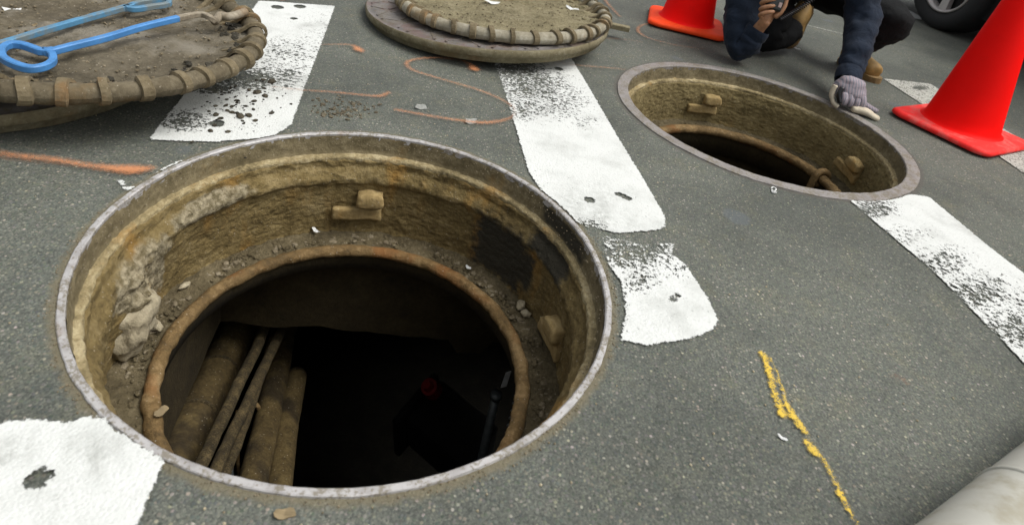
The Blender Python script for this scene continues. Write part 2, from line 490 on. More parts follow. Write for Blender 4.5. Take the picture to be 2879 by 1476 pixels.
# ------------------------------------------------------------------ ground with two round openings
HOLES = ((C1, .4845), (C2, .5105))
def make_road():
    bm = bmesh.new()
    loops = []
    NH = 160
    S = 1.0
    x0, x1, y0, y1 = -2.2, 3.2, -.4, 4.2
    outer = [bm.verts.new((x, y, 0)) for x, y in ((x0, y0), (x1, y0), (x1, y1), (x0, y1))]
    edges = [bm.edges.new((outer[i], outer[(i + 1) % 4])) for i in range(4)]
    for c, r in HOLES:
        vs = [bm.verts.new((c.x + r * math.cos(2 * math.pi * i / NH), c.y + r * math.sin(2 * math.pi * i / NH), 0)) for i in range(NH)]
        edges += [bm.edges.new((vs[i], vs[(i + 1) % NH])) for i in range(NH)]
    bmesh.ops.triangle_fill(bm, edges=edges, use_beauty=True)
    for f in list(bm.faces):                          # nothing over the openings
        ce = f.calc_center_median()
        for c, r in HOLES:
            if (Vector((ce.x, ce.y)) - c).length < r * .98 and all((Vector((v.co.x, v.co.y)) - c).length < r * 1.001 for v in f.verts):
                bm.faces.remove(f)
                break
    far = [bm.verts.new(p) for p in ((-60, -60, 0), (60, -60, 0), (60, 60, 0), (-60, 60, 0))]
    for i in range(4):
        bm.faces.new((outer[i], outer[(i + 1) % 4], far[(i + 1) % 4], far[i]))
    for f in bm.faces:
        if f.normal.z < 0: f.normal_flip()
    me = bpy.data.meshes.new('road')
    bm.normal_update()
    for f in bm.faces:
        if f.normal.z < 0: f.normal_flip()
    bm.to_mesh(me)
    bm.free()
    o = link('road', me, M['asphalt'])
    tag(o, kind='structure')
make_road()

# ------------------------------------------------------------------ road paint
def seg_dist(p, a, b):
    ab = b - a
    t = max(0, min(1, (p - a).dot(ab) / max(ab.length_squared, 1e-12)))
    return (p - a - ab * t).length, t
def paint_sheet(name, polys, mat, step, label, cat, z=.004, blobs=(), base_wear=0.0, grime=(), margin=.02, hole_gap=(.489, .514), group=None, strokes=None, cuts=()):
    """polys: outlines in photo points, put down on the road; strokes: [(points, half widths)]"""
    P2 = []
    for po in polys or ():
        P2.append([Vector((g.x, g.y)) for g in (G(x, y) for x, y in po)])
    ST = []
    for pts, hw in strokes or ():
        pp = smooth_path([(G(x, y).x, G(x, y).y, 0) for x, y in pts], 5)
        pp = [Vector((q.x, q.y)) for q in pp]
        n = len(pp) - 1
        hws = []
        for i in range(n + 1):
            u = i / n * (len(hw) - 1) if len(hw) > 1 else 0
            k = min(int(u), max(len(hw) - 2, 0))
            hws.append(hw[k] + (hw[k + 1] - hw[k]) * (u - k) if len(hw) > 1 else hw[0])
        ST.append((pp, hws))
    allp = [q for po in P2 for q in po] + [q for pp, _ in ST for q in pp]
    x0 = min(q.x for q in allp) - margin * 2; x1 = max(q.x for q in allp) + margin * 2
    y0 = min(q.y for q in allp) - margin * 2; y1 = max(q.y for q in allp) + margin * 2
    nx, ny = int((x1 - x0) / step) + 2, int((y1 - y0) / step) + 2
    idx, vs, ed, we, gr = {}, [], [], [], []
    def sd(p):
        best = -9
        for po in P2:
            d = 9; ins = False
            n = len(po)
            for i in range(n):
                a, b = po[i], po[(i + 1) % n]
                d = min(d, seg_dist(p, a, b)[0])
                if (a.y > p.y) != (b.y > p.y) and p.x < (b.x - a.x) * (p.y - a.y) / (b.y - a.y) + a.x: ins = not ins
            best = max(best, d if ins else -d)
        for pp, hws in ST:
            for i in range(len(pp) - 1):
                if abs(p.x - pp[i].x) > .2 or abs(p.y - pp[i].y) > .2: continue
                d, t = seg_dist(p, pp[i], pp[i + 1])
                best = max(best, hws[i] + (hws[i + 1] - hws[i]) * t - d)
        for cx, cy, rx in cuts:                        # holes left in the paint
            c = G(cx, cy)
            best = min(best, (p - Vector((c.x, c.y))).length - rx)
        return best
    def vert(i, j):
        k = (i, j)
        if k in idx: return idx[k]
        p = Vector((x0 + i * step, y0 + j * step))
        d = sd(p)
        for (c, r), gp in zip(HOLES, hole_gap):
            d = min(d, (p - c).length - gp)
        px, py = PX((p.x, p.y, 0))
        wv = base_wear
        for bx, by, rx, ry, a in blobs:
            wv = max(wv, a * math.exp(-((((px - bx) / rx) ** 2 + ((py - by) / ry) ** 2) ** 1.3) * .62))
        g_ = 0
        for bx, by, rx, ry, a in grime:
            g_ = max(g_, a * math.exp(-(((px - bx) / rx) ** 2 + ((py - by) / ry) ** 2)))
        vs.append((p.x, p.y, z)); ed.append(d); we.append(wv); gr.append(g_)
        idx[k] = len(vs) - 1
        return idx[k]
    fs = []
    for i in range(nx):
        for j in range(ny):
            q = [vert(i, j), vert(i + 1, j), vert(i + 1, j + 1), vert(i, j + 1)]
            if max(ed[k] for k in q) > -.012: fs.append(q)
    used = sorted({k for f in fs for k in f})
    mp = {k: n for n, k in enumerate(used)}
    me = mesh([vs[k] for k in used], [tuple(mp[k] for k in f) for f in fs], sm=False)
    for nm, arr in (('edge', ed), ('wear', we), ('grime', gr)):
        at = me.attributes.new(nm, 'FLOAT', 'POINT')
        at.data.foreach_set('value', [arr[k] for k in used])
    o = link(name, me, mat)
    return tag(o, label, cat, group)

paint_sheet('crosswalk_stripe', [[(727, 5), (943, 20), (896, 149), (850, 270), (820, 356), (760, 392), (600, 404), (414, 398), (520, 265), (640, 120)]], M['white'], .012,
    'long white crosswalk stripe strewn with dirt clods beside the tilted muddy lid', 'crosswalk stripe',
    blobs=[(690, 225, 110, 36, .86), (800, 150, 170, 55, .52), (790, 215, 130, 50, .60), (520, 345, 85, 36, .74), (600, 250, 70, 24, .85), (900, 100, 70, 90, .42), (700, 365, 130, 26, .36), (640, 310, 110, 34, .38)],
    base_wear=.20, grime=[(760, 245, 110, 34, .55), (650, 300, 90, 30, .3)], cuts=[(780, 24, .022), (843, 22, .022), (826, 56, .012), (610, 352, .017)])
paint_sheet('crosswalk_stripe', [[(-90, 1225), (0, 1194), (90, 1185), (215, 1196), (225, 1178), (300, 1182), (320, 1210), (466, 1300), (448, 1345), (415, 1420), (382, 1500), (370, 1560), (-200, 1560)]], M['white'], .009,
    'white crosswalk paint patch beneath the manhole rim in the near corner', 'crosswalk stripe', base_wear=.05, hole_gap=(.479, .514), z=.0065,
    grime=[(25, 1285, 60, 40, .85), (265, 1290, 36, 70, .6), (330, 1245, 30, 50, .5), (140, 1400, 60, 60, .3), (100, 1240, 40, 30, .35), (200, 1250, 22, 60, .4)], cuts=[(110, 1354, .013)])
paint_sheet('crosswalk_stripe', [[(1372, 148), (1388, 183), (1418, 261), (1485, 488), (1530, 555), (1600, 620), (1640, 640), (1735, 660), (1850, 651), (1872, 640), (1868, 610), (1854, 585), (1798, 488), (1728, 373), (1650, 238), (1607, 168), (1590, 140)]], M['white'], .012,
    'middle white crosswalk stripe running out from under the propped round cover', 'crosswalk stripe',
    blobs=[(1440, 205, 110, 46, .78), (1490, 240, 130, 60, .70), (1470, 300, 90, 55, .62), (1570, 290, 110, 60, .58), (1640, 345, 70, 34, .46), (1640, 640, 70, 26, .70), (1500, 560, 40, 90, .45)],
    base_wear=.18, grime=[(1690, 600, 36, 80, .55), (1610, 585, 60, 60, .45), (1520, 320, 40, 40, .3), (1560, 420, 50, 20, .2), (1770, 620, 30, 40, .3)], cuts=[(1570, 197, .016), (1657, 566, .013), (1738, 549, .010), (1752, 556, .010), (1766, 562, .009)])
paint_sheet('crosswalk_stripe', [[(1690, 665), (1800, 690), (1896, 685), (1888, 718), (1925, 745), (1962, 800), (2000, 860), (2019, 905), (2008, 932), (1940, 958), (1820, 976), (1742, 960), (1756, 880), (1745, 800), (1705, 740)]], M['white'], .009,
    'broken white crosswalk remnant alone on the asphalt right of the open manhole', 'crosswalk stripe',
    blobs=[(1770, 705, 160, 62, .80), (1800, 790, 90, 46, .56), (1900, 760, 70, 36, .52), (1745, 860, 28, 100, .55)], base_wear=.20, cuts=[(1890, 845, .007), (1905, 835, .006)])
paint_sheet('crosswalk_stripe', [[(2380, 560), (2400, 578), (2616, 760), (2813, 958), (2910, 1060), (3050, 1060), (3050, 900), (2876, 770), (2776, 693), (2610, 556), (2500, 540)]], M['white'], .010,
    'worn white crosswalk stripe starting at the flange of the far manhole', 'crosswalk stripe',
    blobs=[(2450, 590, 80, 36, .72), (2540, 665, 100, 36, .52), (2640, 745, 110, 58, .62), (2740, 830, 120, 70, .68), (2840, 930, 130, 80, .66), (2850, 840, 70, 60, .50)], base_wear=.16)
paint_sheet('crosswalk_stripe', [[(2480, 223), (2614, 238), (2640, 253), (2814, 360), (2960, 452), (2940, 530), (2866, 482), (2600, 301)]], M['oldwhite'], .014,
    'speckled greyish crosswalk stripe passing under the nearer red cone', 'crosswalk stripe', base_wear=.50, blobs=[(2585, 250, 30, 8, .9)])
paint_sheet('lane_line', [[(2440, -14), (2480, -6), (2520, 12), (2562, 34), (2612, 62), (2570, 54), (2530, 36), (2470, 14)]], M['white'], .012,
    'short white lane line on the asphalt beside the black car wheel', 'lane line', base_wear=.2)
paint_sheet('seam_line', None, M['oldwhite'], .008, 'thin pale line across the road behind the crouching worker', 'road line', base_wear=.46,
    strokes=[([(2150, 45), (2256, 70), (2320, 86), (2380, 100), (2480, 122)], [.007])])
paint_sheet('paint_splash', [[(322, 512), (345, 508), (356, 528), (388, 530), (382, 540), (362, 545), (345, 535), (335, 520)], [(434, 492), (455, 478), (500, 456), (528, 452), (520, 466), (470, 490), (446, 503)]], M['white'], .005,
    'small white paint splashes beside the rim of the large manhole', 'paint splash')
OR = [
 ('thick orange spray arc reaching the large manhole rim', [([(-40, 432), (40, 446), (150, 458), (260, 476), (370, 486), (425, 482)], [.010, .013, .014, .013, .022, .012]), ([(-40, 448), (60, 462), (180, 472)], [.005, .004])], .0),
 ('short orange spray hook on asphalt right of the first white stripe', [([(900, 133), (950, 132), (990, 134), (1008, 146), (1016, 152)], [.005, .008, .01, .020, .012])], .25),
 ('orange spray stroke with an upturned end behind the large manhole', [([(765, 252), (850, 261), (950, 268), (1030, 276), (1068, 277), (1092, 267)], [.006, .007, .009, .010, .012, .010])], .22),
 ('large orange spray letter S between the stacked covers and middle stripe', [([(1333, 200), (1320, 186), (1285, 174), (1220, 169), (1165, 174), (1142, 186), (1165, 206), (1250, 232), (1350, 262), (1425, 296), (1446, 322), (1425, 342), (1365, 352), (1290, 346), (1200, 332), (1114, 316)], [.022, .014, .010, .010, .010, .011, .010, .010, .010, .009, .004, .010, .013, .011, .010, .010])], .20),
 ('faint orange stroke leading from the middle stripe to the far manhole', [([(1560, 178), (1625, 190), (1700, 196), (1770, 203)], [.004, .008, .008, .006])], .34),
 ('curved orange spray loop in front of the far traffic cone', [([(1880, 68), (1830, 70), (1800, 78), (1793, 92), (1812, 108), (1855, 122), (1920, 136), (1985, 143)], [.006, .008, .010, .012, .010, .008, .007, .006])], .32),
 ('thin faded orange line right of the propped covers', [([(1700, 113), (1760, 117), (1803, 124)], [.007])], .42),
 ('faded orange streak at the top behind the wooden bar', [([(1694, -4), (1712, 20), (1742, 52)], [.014, .012, .010])], .42),
 ('hair thin red orange line by the gloved hand', [([(2205, 232), (2260, 246), (2322, 261)], [.005])], .40),
 ('orange smudge across the far end of the first stripe', [([(792, 6), (806, 2), (818, -4), (825, -14)], [.012])], .30),
 ('small reddish paint fleck on the asphalt near the right edge', [([(2508, 1066), (2530, 1072), (2548, 1088)], [.007])], .52),
]
for lab, st, wv in OR:
    paint_sheet('spray_mark', None, M['orange'], .008, lab, 'spray mark', z=.0085, strokes=[(p_, [h_ * 1.2 + .0015 for h_ in hw_]) for p_, hw_ in st], base_wear=.10 + wv, group='orange utility spray marks on the road')
YL = [([(2143, 1000), (2160, 1050), (2172, 1100), (2196, 1168)], [.010, .009, .008, .011]), ([(2160, 1008), (2182, 1050), (2203, 1120), (2222, 1165), (2250, 1205), (2270, 1228)], [.004, .004, .005, .011, .010, .003]),
      ([(2268, 1248), (2290, 1276), (2312, 1300), (2342, 1350), (2362, 1394), (2385, 1440), (2410, 1480), (2430, 1520)], [.011, .013, .006, .005, .010, .005, .004, .006])]
paint_sheet('spray_mark', None, M['yellow'], .005, 'broken yellow spray line wandering down the near asphalt', 'spray mark', z=.0045, strokes=[(p_, [h_ * .80 + .0015 for h_ in hw_]) for p_, hw_ in YL], base_wear=.46)

# ------------------------------------------------------------------ manholes
def lug_mesh(W=.128, H=.086, D=.050):
    bm = bmesh.new()
    b = .006
    box_bm(bm, (0, D * .28, -H * .5 + .018), (W, D * .56, .036), bev=b)                    # bottom bar
    box_bm(bm, (-W * .5 + .010, D * .25, 0.0), (.020, D * .50, H * .9), bev=b)              # upright
    box_bm(bm, (-W * .5 + .034, D * .5, H * .5 - .019), (.068, D, .042), bev=.009)           # hook block on top
    box_bm(bm, (-W * .5 + .034, D * .1, 0), (.066, D * .2, H * .9), bev=.003)
    bmesh.ops.subdivide_edges(bm, edges=[e for e in bm.edges if e.calc_length() > .012], cuts=4, use_grid_fill=True)
    bmesh.ops.triangulate(bm, faces=bm.faces[:])
    me = bm_mesh(bm, True)
    for v in me.vertices:
        v.co += Vector((nz(v.co, 32, 2), nz(v.co, 32, 2, 5), nz(v.co, 32, 2, 9))) * .0040
    return me
LUG = lug_mesh(D=.036)
def pebble(bm, c, r, sub=1, sq=(1, 1, .7), seed=None):
    seed = random.random() * 100 if seed is None else seed
    res = bmesh.ops.create_icosphere(bm, subdivisions=sub, radius=1)
    ro = Matrix.Rotation(random.random() * 6.28, 3, 'Z') @ Matrix.Rotation(random.uniform(-.5, .5), 3, 'X')
    for v in res['verts']:
        k = 1 + .38 * noise.noise(v.co * 1.3 + Vector((seed, seed * .7, 0)))
        v.co = ro @ Vector((v.co.x * sq[0] * k, v.co.y * sq[1] * k, v.co.z * sq[2] * k)) * r + Vector(c)

def manhole(c, ro, ri, label, ring_mat, lugs, pal=(), tar=(), strap=None, z0=.003, seed=0.0, ledge=True, dz=0.0):
    root = empty('manhole', (0, 0, 0))
    tag(root, label, 'manhole', 'open manholes in the crosswalk')
    def ringfn(t, r, z, j):
        q = (math.cos(t), math.sin(t), z)
        k = nz(q, 3.0, 4, seed) * .002 + nz(q, 40, 3, seed) * .0012
        return r + (k if j in (0, 1) else k * .5), z + (nz(q, 16, 3, seed + 3) * .0012 if j < 5 else 0)
    rg = lathe(c, [(ro + .0015, -.012), (ro, z0), (ro - .0012, z0 + .0012), (ri + .0025, z0 + .0012), (ri, z0 - .0010), (ri - .0005, -.012)], 320, ringfn)
    root_ring = link('rim_ring', rg, ring_mat, root)
    md = root_ring.modifiers.new('sharp', 'EDGE_SPLIT'); md.split_angle = R_(25)
    # iron frame: upper wall, worn seat lip, crumbly ledge, barrel wall
    def rough(amp, sc, sd):
        def fn(t, r, z, j):
            q = (r * math.cos(t), r * math.sin(t), z)
            return r - max(-.6, nz(q, sc, 5, seed + sd)) * amp, z + nz(q, sc * .8, 4, seed + sd + 4) * amp * .5
        return fn
    up = lathe(c, resample([(ri - .0004, -.002), (ri - .004, -.044), (ri - .007, -.052)], .004), 360, rough(.0022, 60, 1))
    set_fields(up, c, pal, tar)
    link('frame_wall', up, M['upper'], root)
    link('seat_lip', lathe(c, resample([(ri + .002, -.043), (ri - .004, -.049), (ri - .017, -.0505), (ri - .0200, -.054), (ri - .0205, -.062)], .003), 480, rough(.0036, 34, 2)), M['lip'], root)
    if ledge:
        pr = [(ri - .010, -.056), (ri - .0200, -.062), (ri - .0205, -.080), (ri - .030, -.090), (ri - .039, -.106), (ri - .039, -.116), (ri - .033, -.126), (ri - .031, -.15), (ri - .030, -.262), (ri - .034, -.290)]
    else:
        pr = [(ri - .010, -.056), (ri - .022, -.064), (ri - .028, -.10), (ri - .030, -.262 + dz), (ri - .034, -.290 + dz)]
    def wallfn(t, r, z, j):
        k = 1.0 if (ledge and z > -.14) else .55
        r2, z2 = rough((.0052 if z > -.13 else .0030) * (1 if ledge else .6), 25, 3)(t, r, z, j)
        q = (r * math.cos(t), r * math.sin(t), z * 2.2)
        r2 -= .0022 * (1 - abs(nz(q, 42, 4, 11)) * 2.2)
        return bulge(t, r2, z2, pal)
    led = lathe(c, resample(pr, .0035), 640, wallfn)
    set_fields(led, c, pal, tar)
    link('barrel_wall', led, M['barrel'] if ledge else M['barrel2'], root)
    link('dirt_shelf', lathe(c, resample([(ri - .020, -.268 + dz), (.40, -.276 + dz), (.382, -.280 + dz), (.374, -.292 + dz)], .004), 360, rough(.012, 30, 8)), M['shelf'], root)
    rim = lathe(c, [(.3655 + (.0150 if ledge else .0185) * math.cos(a), -.277 + dz + (.0145 if ledge else .0185) * math.sin(a)) for a in [2 * math.pi * k / 14 for k in range(15)]], 420, rough(.0038, 30, 9))
    link('inner_rim', rim, M['rim'], root)
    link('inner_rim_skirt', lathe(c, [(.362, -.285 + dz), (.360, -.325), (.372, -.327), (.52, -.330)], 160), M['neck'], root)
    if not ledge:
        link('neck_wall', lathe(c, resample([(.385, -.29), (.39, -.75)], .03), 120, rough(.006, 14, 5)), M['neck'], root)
    for (x, y, rot, sc, deep) in lugs:
        th, z = wall_hit(x, y, c, ri - .032)
        o = link('lug', LUG, M['lug'], root)
        o.location = (c.x + (ri - .030 + deep) * math.cos(th), c.y + (ri - .030 + deep) * math.sin(th), z)
        o.rotation_euler = (0, rot, th + math.pi / 2)
        o.scale = (sc, sc, sc)
    if strap:
        th = math.atan2(strap[1] - c.y, strap[0] - c.x)
        pts = []
        for k in range(15):
            a = -2.2 + 5.0 * k / 14
            rr = .3655 + .030 * math.cos(a)
            pts.append((c.x + rr * math.cos(th), c.y + rr * math.sin(th), -.277 + dz + .029 * math.sin(a)))
        pts.append((c.x + .33 * math.cos(th) , c.y + .33 * math.sin(th), -.36))
        pts.append((c.x + .32 * math.cos(th), c.y + .32 * math.sin(th), -.45))
        link('hanging_strap', tube(pts, .0135, 10, ns=30, namp=.12), M['rim'], root)
    return root
def angd(a, b): return abs((a - b + math.pi) % (2 * math.pi) - math.pi)
def bulge(t, r, z, pal):
    for (tc, tw, zc, zw, amp, kind) in pal:
        if kind != 'bulge': continue
        k = math.exp(-(angd(t, tc) / tw) ** 2 - ((z - zc) / zw) ** 2)
        if k > .01:
            q = (math.cos(t) * .4, math.sin(t) * .4, z)
            r -= amp * k * (.75 + .9 * abs(nz(q, 24, 4, 3)))
    return r, z
def set_fields(me, c, pal, tar):
    a = me.attributes.new('pale', 'FLOAT', 'POINT')
    b = me.attributes.new('tar', 'FLOAT', 'POINT')
    va, vb = [], []
    for v in me.vertices:
        t = math.atan2(v.co.y - c.y, v.co.x - c.x)
        k = 0
        for (tc, tw, zc, zw, amp, kind) in pal:
            k = max(k, math.exp(-(angd(t, tc) / tw) ** 2 - ((v.co.z - zc) / zw) ** 2) * (1 if kind == 'pale' or kind == 'bulge' else 0))
        va.append(k)
        k = 0
        for (tc, tw, zc, zw) in tar:
            k = max(k, 1.0 - max(angd(t, tc) / tw, abs(v.co.z - zc) / zw) * .52)
        vb.append(k)
    a.data.foreach_set('value', va)
    b.data.foreach_set('value', vb)
tl, zl = wall_hit(300, 930, C1, .43)
tl2, zl2 = wall_hit(345, 940, C1, .43)
tA, zA = wall_hit(1400, 650, C1, .44)
tB, zB = wall_hit(1560, 620, C1, .44)
tC, zC = wall_hit(430, 780, C1, .44)
manhole(C1, .4865, .4745, 'large open manhole with rusty barrel and bright scuffed rim', M['ring'],
        [(1006, 572, 0, 1.0, .0), (1560, 925, .1, .95, .0)],
        pal=[(math.pi * 1.02, .30, -.13, .055, .020, 'bulge'), (math.pi * 1.04, .12, -.19, .05, .034, 'bulge'), (math.pi * .86, .30, -.10, .030, .006, 'bulge'), (tC, .10, -.20, .06, 0, 'pale'), (tC + .17, .10, -.20, .07, 0, 'pale')],
        tar=[(tA - .04, .20, -.19, .085), (tA - .20, .12, -.185, .05), (tB - .02, .20, -.028, .020), (tB - .02, .19, -.088, .028)], seed=1.0)
g = G(2268, 500, -.232)
manhole(C2, .511, .4713, 'farther open manhole with broad flat flange beside the kneeling worker', M['flange'],
        [(1976, 290, 0, 1.0, .0), (2392, 464, -.15, 1.0, .0)], strap=(g.x, g.y), seed=7.0, ledge=False, dz=.045)

def rubble(name, c, n, label, mat, sizes=(.002, .009), rr=(.384, .436), arc=None, dz=0.0):
    bm = bmesh.new()
    for i in range(n):
        t = random.random() * 2 * math.pi if arc is None else random.uniform(*arc)
        r = random.triangular(rr[0], rr[1], rr[1] - .012)
        s = sizes[0] + (sizes[1] - sizes[0]) * random.random() ** 3
        pebble(bm, (c.x + r * math.cos(t), c.y + r * math.sin(t), -.2755 + dz + s * .2), s, 1, (1.2, .9, .55))
    o = link(name, bm_mesh(bm, False), mat)
    tag(o, label, 'dirt', kind='stuff')
rubble('dirt_crumbs', C1, 900, 'loose dirt crumbs lying on the shelf of the large manhole', M['shelf'])
rubble('dirt_crumbs', C1, 420, 'coarser pale brown crumbs scattered over the shelf of the large manhole', M['rubble'], sizes=(.0015, .008), rr=(.386, .430), arc=(-.4, 3.5))
rubble('dirt_crumbs', C2, 350, 'loose dirt crumbs lying on the shelf of the far manhole', M['shelf'], dz=.045)
def one_pebble(name, x, y, z, r, mat, label, cat, group=None, sq=(1.2, .85, .65), lift=.5):
    g = G(x, y, z)
    bm = bmesh.new()
    pebble(bm, (0, 0, 0), r, 2, sq)
    o = link(name, bm_mesh(bm, False), mat)
    o.location = (g.x, g.y, z + r * lift)
    return tag(o, label, cat, group)
one_pebble('stone', 1462, 862, -.268, .014, M['pale_rock'], 'pale knuckle shaped stone on the right of the manhole shelf', 'stone')
one_pebble('stone', 1478, 885, -.268, .011, M['pale_rock'], 'smaller pale stone touching the pale knuckle shaped stone', 'stone')
one_pebble('stone', 440, 922, -.268, .013, M['pale_rock'], 'round pale stone on the left of the manhole shelf', 'stone')
one_pebble('stone', 520, 806, -.268, .009, M['pale_rock'], 'flat pale stone on the manhole shelf under the grey stained wall', 'stone', sq=(1.6, .8, .5))
bm = bmesh.new()
pebble(bm, (0, 0, 0), .06, 4, (.7, 1.0, .85), 12)
for v in bm.verts: v.co *= 1 + .22 * nz(v.co, 38, 4)
o = link('concrete_lump', bm_mesh(bm, True), M['pale_rock'])
o.location = (C1.x + .425 * math.cos(math.pi * 1.055), C1.y + .425 * math.sin(math.pi * 1.055), -.215)
tag(o, 'rough pale lump of concrete stuck to the left barrel wall', 'concrete')
def scrap(x, y, z, w, h, rz, mat, label, cat, name='paper_scrap'):
    g = G(x, y, z)
    vs, fs = [], []
    for i in range(5):
        for j in range(4):
            a, b = i / 4 - .5, j / 3 - .5
            jag = (.45 + .6 * math.sin(math.pi * (i + .7) / 5.4)) * (1 + .35 * math.sin(i * 7.3 + j * 3.1 + w * 900))
            vs.append((a * w * (1 + .2 * math.sin(j * 5.0 + w * 700)), b * h * jag, .0035 + abs(a) * w * .25 + .15 * h * math.sin(b * 5)))
    for i in range(4):
        for j in range(3): fs.append((i * 4 + j, i * 4 + j + 4, i * 4 + j + 5, i * 4 + j + 1))
    me = mesh(vs, fs, False)
    o = link(name, me, mat)
    md = o.modifiers.new('t', 'SOLIDIFY')
    md.thickness = .0012
    o.location = (g.x, g.y, z)
    o.rotation_euler = (.1, .1, rz)
    return tag(o, label, cat)
scrap(886, 650, -.262, .026, .008, -.5, M['paper'], 'small white paper scrap on the far manhole shelf below the lug', 'paper scrap')
scrap(1316, 754, -.266, .014, .007, -.5, M['paper'], 'tiny white paper chip on the shelf under the tar stain', 'paper scrap')
scrap(452, 1160, -.262, .022, .013, 1.0, M['leaf'], 'curled dry leaf caught on the left inner manhole rim', 'leaf', 'leaf')
scrap(800, 1447, 0, .022, .011, .2, M['leaf'], 'small tan leaf scrap on the asphalt at the bottom edge', 'leaf', 'leaf')
scrap(1183, 305, 0, .030, .020, .3, M['greyscrap'], 'grey white scrap on the asphalt inside the orange letter S', 'paper scrap')
scrap(1322, 345, 0, .036, .022, .3, M['greyscrap'], 'flattened white scrap lying on the lower orange stroke of the S', 'paper scrap')
scrap(2197, 1233, 0, .014, .004, -.5, M['paper'], 'thin white sliver beside the yellow spray line', 'paper scrap')
scrap(2240, 140, 0, .030, .009, -.4, M['paper'], 'short white sliver on the asphalt in front of the kneeling boot', 'paper scrap')
for k, (x, y) in enumerate([(2175, 540)]):
    pts = [G(2168, 530, .003), G(2174, 526, .003), G(2182, 532, .003), G(2176, 538, .003), G(2170, 534, .003), G(2172, 541, .003), G(2183, 541, .003)]
    o = link('wire_loop', tube(smooth_path(pts, 4), .0018, 6), M['paper'])
    tag(o, 'tiny white wire loop on the asphalt by the far flange', 'wire')
def clods():
    spots = [(607, 325, 12), (640, 313, 9), (653, 318, 10), (676, 330, 18), (700, 327, 15), (620, 335, 10), (652, 302, 9), (663, 284, 8), (715, 286, 10), (722, 262, 17), (745, 272, 13), (765, 232, 18), (592, 370, 9), (641, 372, 8),
             (740, 226, 9), (718, 341, 8), (606, 300, 7), (635, 299, 10), (700, 255, 9), (540, 400, 6)]
    for i, (x, y, s) in enumerate(spots):
        one_pebble('dirt_clod', x, y, .004, s * .00052 + .001, M['clod'], {3: 'biggest pale topped dirt clod in the middle of the clod cluster', 4: 'long dirt clod just right of the biggest clod', 0: 'dirt clod at the left end of the clod cluster', 9: 'dirt clod nearest the grimy band of the first stripe', 11: 'dirt clod lying highest on the first stripe near the lid', 10: 'dirt clod at the right edge of the first stripe'}.get(i, 'small dark dirt crumb lying among the clods on the first white stripe'), 'dirt clod', 'dirt clods on the first crosswalk stripe', sq=(1.25, .9, .55), lift=.3)
clods()
bm = bmesh.new()
for i in range(160):
    g = G(random.gauss(960, 42), random.gauss(308, 16))
    pebble(bm, (g.x, g.y, .001), abs(random.gauss(0, .0028)) + .0008, 1, (1.3, 1, .6))
tag(link('dirt_crumbs', bm_mesh(bm), M['dirt']), 'olive dirt crumbs spilled on the asphalt behind the large manhole', 'dirt', kind='stuff')
bm = bmesh.new()
for i in range(150):
    g = G(random.gauss(680, 60), random.gauss(275, 50))
    pebble(bm, (g.x, g.y, .005), abs(random.gauss(0, .0022)) + .0007, 1, (1.3, 1, .6))
tag(link('dirt_crumbs', bm_mesh(bm), M['blackmud']), 'black mud crumbs peppered over the first crosswalk stripe', 'dirt', kind='stuff')
# grit along the asphalt edge of the near rim
bm = bmesh.new()
for i in range(420):
    t = random.uniform(math.pi * 1.02, math.pi * 2.25)
    r = .486 + abs(random.gauss(0, .010))
    s = random.uniform(.0007, .0019)
    pebble(bm, (C1.x + r * math.cos(t), C1.y + r * math.sin(t), .001), s, 1)
for i in range(500):
    t = random.random() * 6.283
    r = .470 - abs(random.gauss(0, .006))
    s = random.uniform(.0008, .0020)
    if math.sin(t) < -.35: continue
    pebble(bm, (C1.x + r * math.cos(t), C1.y + r * math.sin(t), -.004 - abs(random.gauss(0, .02))), s, 1)
tag(link('grit', bm_mesh(bm), M['rubble']), 'fine grit sticking along the rim of the large manhole', 'grit', kind='stuff')
bm = bmesh.new()
for i in range(1500):
    x, y = random.uniform(-1.6, 2.6), random.uniform(.3, 4.0)
    if any((Vector((x, y)) - c).length < r + .01 for c, r in HOLES): continue
    pebble(bm, (x, y, .001), random.uniform(.0008, .0026), 1)
tag(link('road_grit', bm_mesh(bm), M['pale_rock']), 'scattered pale grit on the asphalt', 'grit', kind='stuff')

